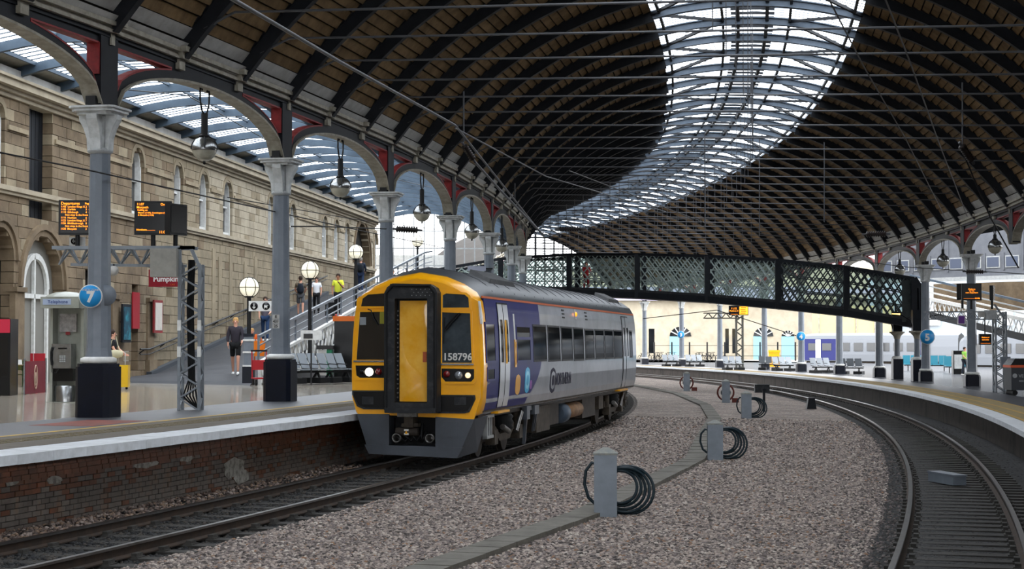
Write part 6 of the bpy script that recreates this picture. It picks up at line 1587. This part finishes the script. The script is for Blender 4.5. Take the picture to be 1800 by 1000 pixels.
p=at(632,640,66); t=thing('orange_stall','dark stall with an orange top edge behind the train nose','stall',(p.x,64,1.1)); m=M(); m.box((0,0,1.05),(1.4,1,2.1)); m.obj('body',K['screen'],t); m=M(); m.box((0,0,2.17),(1.5,1.1,.18)); m.obj('orange_edge',mat('stall_orange','#c4601e',.5),t)
p=at(838,472,72.2); t=thing('platform_sign','small pale platform sign fixed to the fifth left column above the train roof','sign',p); m=M(); m.box((0,0,0),(.75,.05,.2)); m.obj('panel',mat('sign_grey_violet','#8f93a3',.5),t); m=M(); m.box((.4,.2,0),(.5,.4,.06)); m.obj('bracket',K['wire'],t)
# platform number plates on column two
p=at(485,566,43.05); t=thing('number_plates','stack of three small white enamel plates on the second column','sign',p)
for i,s in enumerate(('E','431','25')):
    m=M(); m.box((0,0,.13-.115*i),(.17,.015,.105)); o=m.obj('plate',K['offw'],t); text(s,.095,K['screen'],'lettering',t,(0,-.012,.13-.115*i),bold=.002)
# ================= in the tracks =================
K['bol']=mat('bollard_grey','#79818a',.45,c2='#6b737b',scale=3); K['hose']=mat('green_black_hose','#10222a',.4); K['reel']=mat('red_brown_reel','#5b2a22',.6)
def bollard(label,px,py,ptop,kind,fx_=1):
    b=gnd(px,py,zg(293)-.0); b.z=zg(rad(b)); Y=b.y; s=3100/Y; H_=(py-ptop)/s; w_=.345
    t=thing('hydrant_post',label,'hydrant post',b,-.06,'grey hydrant posts in the ballast')
    m=M(); m.box((0,0,H_*.455),(w_,w_*.9,H_*.91)); m.obj('post',K['bol'],t)
    m=M(); m.box((0,0,H_*.905),(w_+.03,w_*.93,.03)); v=[(-w_/2,-w_*.45,H_*.92),(w_/2,-w_*.45,H_*.92),(w_/2,w_*.45,H_*.92),(-w_/2,w_*.45,H_*.92),(-.04,0,H_),(.04,0,H_)]
    m.add(v,[(0,1,5,4),(1,2,5),(2,3,4,5),(3,0,4)]); m.obj('cap',mat('lichened_cap','#85857c',.8,c2='#6d7274',scale=14) ,t)
    lb={'hose':('coiled_hose','dark green water hose coiled on the '),'reel':('hose_reel','red-brown hose reel behind the ')}[kind]
    t2_=thing(lb[0],lb[1]+label.split(',')[0],'hose',(b.x,b.y+w_*.5+.03,b.z),-.06,'hoses hung on the hydrant posts')
    if kind=='hose':
        for k in range(5):
            rx=.25+.04*k; rz_=.25+.03*k; cx=.24+.024*k; cz=.42-.016*k+R.uniform(-.01,.02); y=.03*(k%3)
            m=M(); m.tube([(cx+rx*cos(u),y+.02*sin(3*u),max(cz+rz_*sin(u)*1.0,.03)) for u in [2*pi*i/26 for i in range(26)]],.026,6,closed=True); m.obj('coil',K['hose'],t2_)
        m=M(); m.tube([(-.12,.02,H_*.74),(-.2,.02,H_*.76),(-.29,.03,H_*.64),(-.31,.03,H_*.45),(-.25,.03,H_*.25),(-.1,.03,H_*.12),(.2,.03,H_*.08)],.027,6); m.obj('hose_tail',K['hose'],t2_)
        m=M(); m.beam((-.1,-.05,H_*.72),(.15,.12,H_*.72),.04); m.obj('hook',K['wire'],t2_)
    else:
        for y in (.0,.22): m=M(); m.tube([(.02+.36*cos(u),y,.45+.36*sin(u)) for u in [2*pi*i/24 for i in range(24)]],.04,6,closed=True); m.obj('rim',K['reel'],t2_)
        m=M(); m.tube([(.02,0,.45),(.02,.22,.45)],.22,16); m.obj('drum',K['hose'],t2_)
        m=M(); m.box((.45,.1,.1),(.3,.2,.2)); m.obj('base_block',K['reel'],t2_)
bollard('nearest hydrant post, largest in the foreground ballast',1064.5,903,782,'hose'); bollard('second hydrant post, with hose, behind the nearest one',1257,805,735,'hose')
bollard('third hydrant post, far side of the trough path bend',1312,733,685,'hose'); bollard('fourth hydrant post, beside the fence post with a red reel',1276,706,665,'reel'); bollard('farthest hydrant post, with red reel near the train tail',1207,686,652,'reel')
# cable trough lids
tp=thing('cable_trough','zigzag line of grey concrete cable trough lids through the ballast','cable trough',(gnd(900,940,-.13).x,gnd(900,940,-.13).y,-.16))
pts=[gnd(x,y,-.14) for x,y in ((690,1012),(905,938),(1025,897),(1138,843),(1222,802),(1236,770),(1256,733),(1240,710),(1190,690),(1120,677),(1060,668))]
for i in range(len(pts)-1):
    a,b=pts[i],pts[i+1]; L_=(b-a).length; n=max(1,int(L_/.62)); an_=math.atan2(b.y-a.y,b.x-a.x)
    for j in range(n):
        c=a.lerp(b,(j+.5)/n); c.z=zg(rad(c))+.035+R.uniform(-.008,.008); m=M(); m.box(c,(L_/n-.035,.46,.07),an_+R.uniform(-.02,.02)); m.obj('trough_lid',K['concrete'],tp,True)
# small lineside boxes
def lbox(name,label,px,py,z,w_,h_,mt,d_=.4,rz_=0):
    b=gnd(px,py,z); t=thing(name,label,'box',b,rz_); m=M(); m.box((0,d_/2,h_/2),(w_,d_,h_)); m.obj('casing',mt,t); m=M(); m.box((0,d_/2,h_+.015),(w_*1.06,d_*1.06,.03)); m.obj('lid',mt,t); return t
lbox('track_box','dark grey box between the rails of the right-hand track',1687,853,-.33,.27,.17,K['grey'],1.1,.2)
p=gnd(1427,719,-.3); t=thing('timber_stump','short dark tapered stump beside the right-hand track','stump',p); m=M(); m.prism([(-.2,0),(.2,0),(.13,.42),(-.13,.42)],(0,0,0),(1,0,0),(0,0,1),(0,.35,0)); m.obj('stump',K['black'],t); m=M(); m.box((0,.17,.44),(.3,.36,.04)); m.obj('cap',K['black'],t)
lbox('lineside_cabinet','grey lineside cabinet against the right platform wall, behind the thin post',1340,690,-.3,.8,.42,K['gang'],.4)
p=gnd(1343,724,-.25); t=thing('marker_post','thin dark post in the ballast beside the third hydrant','post',p); m=M(); m.box((0,0,.45),(.09,.09,.9)); m.obj('post',K['black'],t); m=M(); m.box((0,-.01,.86),(.14,.05,.1)); m.obj('head',K['black'],t)
# ================= overhead line =================
def wire(label,pts,r,mt='wire',name='overhead_wire'):
    P_=[at(*p) for p in pts]; t=thing(name,label,'wire',P_[0]); m=M(); m.tube(P_,r,6); m.obj('cable',K[mt],t,True); return t
wire('dark wire sagging across the nearest columns from the left edge',[(-10,266,30),(160,300,33),(330,338,37),(600,398,50),(800,440,75)],.016)
wire('thin wire crossing the second column toward the train roof',[(400,347,40),(620,385,52),(900,420,85)],.012)
wire('long grey overhead cable falling from the top edge toward the far arcade',[(398,-8,22),(600,110,30),(800,220,42),(955,415,60)],.03,'rod')
wire('overhead cable running from upper centre down to the far roof end',[(800,225,42),(960,310,60),(1170,372,95)],.02,'rod')
wire('thin contact wire over the middle of the tracks',[(1000,300,45),(1240,392,70),(1500,440,95)],.014)
wire('thin overhead wire dropping steeply at upper right',[(1455,-5,26),(1520,120,32),(1590,240,40),(1660,380,55)],.014)
wire('second thin overhead wire at upper right',[(1555,-5,24),(1600,110,30),(1650,250,38),(1700,380,52)],.014)
wire('short wire beneath the left arcade behind the second column',[(512,398,46),(560,398,48),(700,403,54)],.02)
wire('thin wire crossing under the left arcade arches',[(215,157,38),(330,168,44),(520,275,58),(760,330,80)],.014)
wire('wire across the far right columns above the screens',[(1480,455,90),(1600,470,86),(1740,478,78),(1810,482,74)],.02)
wire('wire from the right arcade dropping to the screens',[(1690,262,60),(1740,380,62),(1790,470,64)],.03)
wire('slender cable over the far tracks under the bridge',[(1130,560,120),(1260,545,122),(1400,590,124)],.03)
def insul(label,a,b,n=9,r=.07):
    A=at(*a);B=at(*b); t=thing('insulator',label,'insulator',A); d=B-A; m=M(); pts=[];rs=[]
    for i in range(n*2+1): pts.append(A+d*(.15+.7*i/(n*2))); rs.append(r if i%2 else r*.4)
    m.tube(pts,rs,10); m.obj('ribbed_body',mat('brown_porcelain','#2b2524',.3),t,True); m=M(); m.tube([A,A+d*.16],r*.35,6); m.tube([A+d*.84,B],r*.35,6); m.obj('end_fitting',K['rod'],t,True)
wire('thick grey cantilever tube falling from the left roof toward the far arcade',[(835,285,44.5),(880,335,50),(955,413,58)],.035,'rod','cantilever_tube')
insul('black ribbed insulator right of the third left column',(688,402,54),(742,405,54.5),9,.11); insul('grey ribbed insulator in front of the far roof end',(975,403,70),(1030,402,70),9,.12)
insul('ribbed insulator hanging over the right-hand girder',(1515,412,64),(1565,411,64),9,.12); insul('dark ribbed insulator beside the right arcade column top',(1692,477,74),(1735,478,74),9,.1)
insul('slanting ribbed insulator at upper right',(1686,250,52),(1712,288,52.5),8,.12); insul('small slanting insulator over the left roof boards',(812,250,44),(835,285,44.5),7,.09)
for i,(px,yt,yb_,Y) in enumerate(((1239,235,400,75),(1449,250,390,70),(1692,145,255,56),(905,322,355,60),(1335,240,415,78),(815,160,250,46))):
    wire(['slender vertical dropper left of the roof centre line','slender vertical dropper above the footbridge','slender dropper with the slanting insulator at upper right','short dropper above the far arcade','vertical dropper over the tracks right of centre','slender dropper over the left roof boards'][i],[(px,yt,Y),(px,yb_,Y)],.025,'rod','dropper_rod')
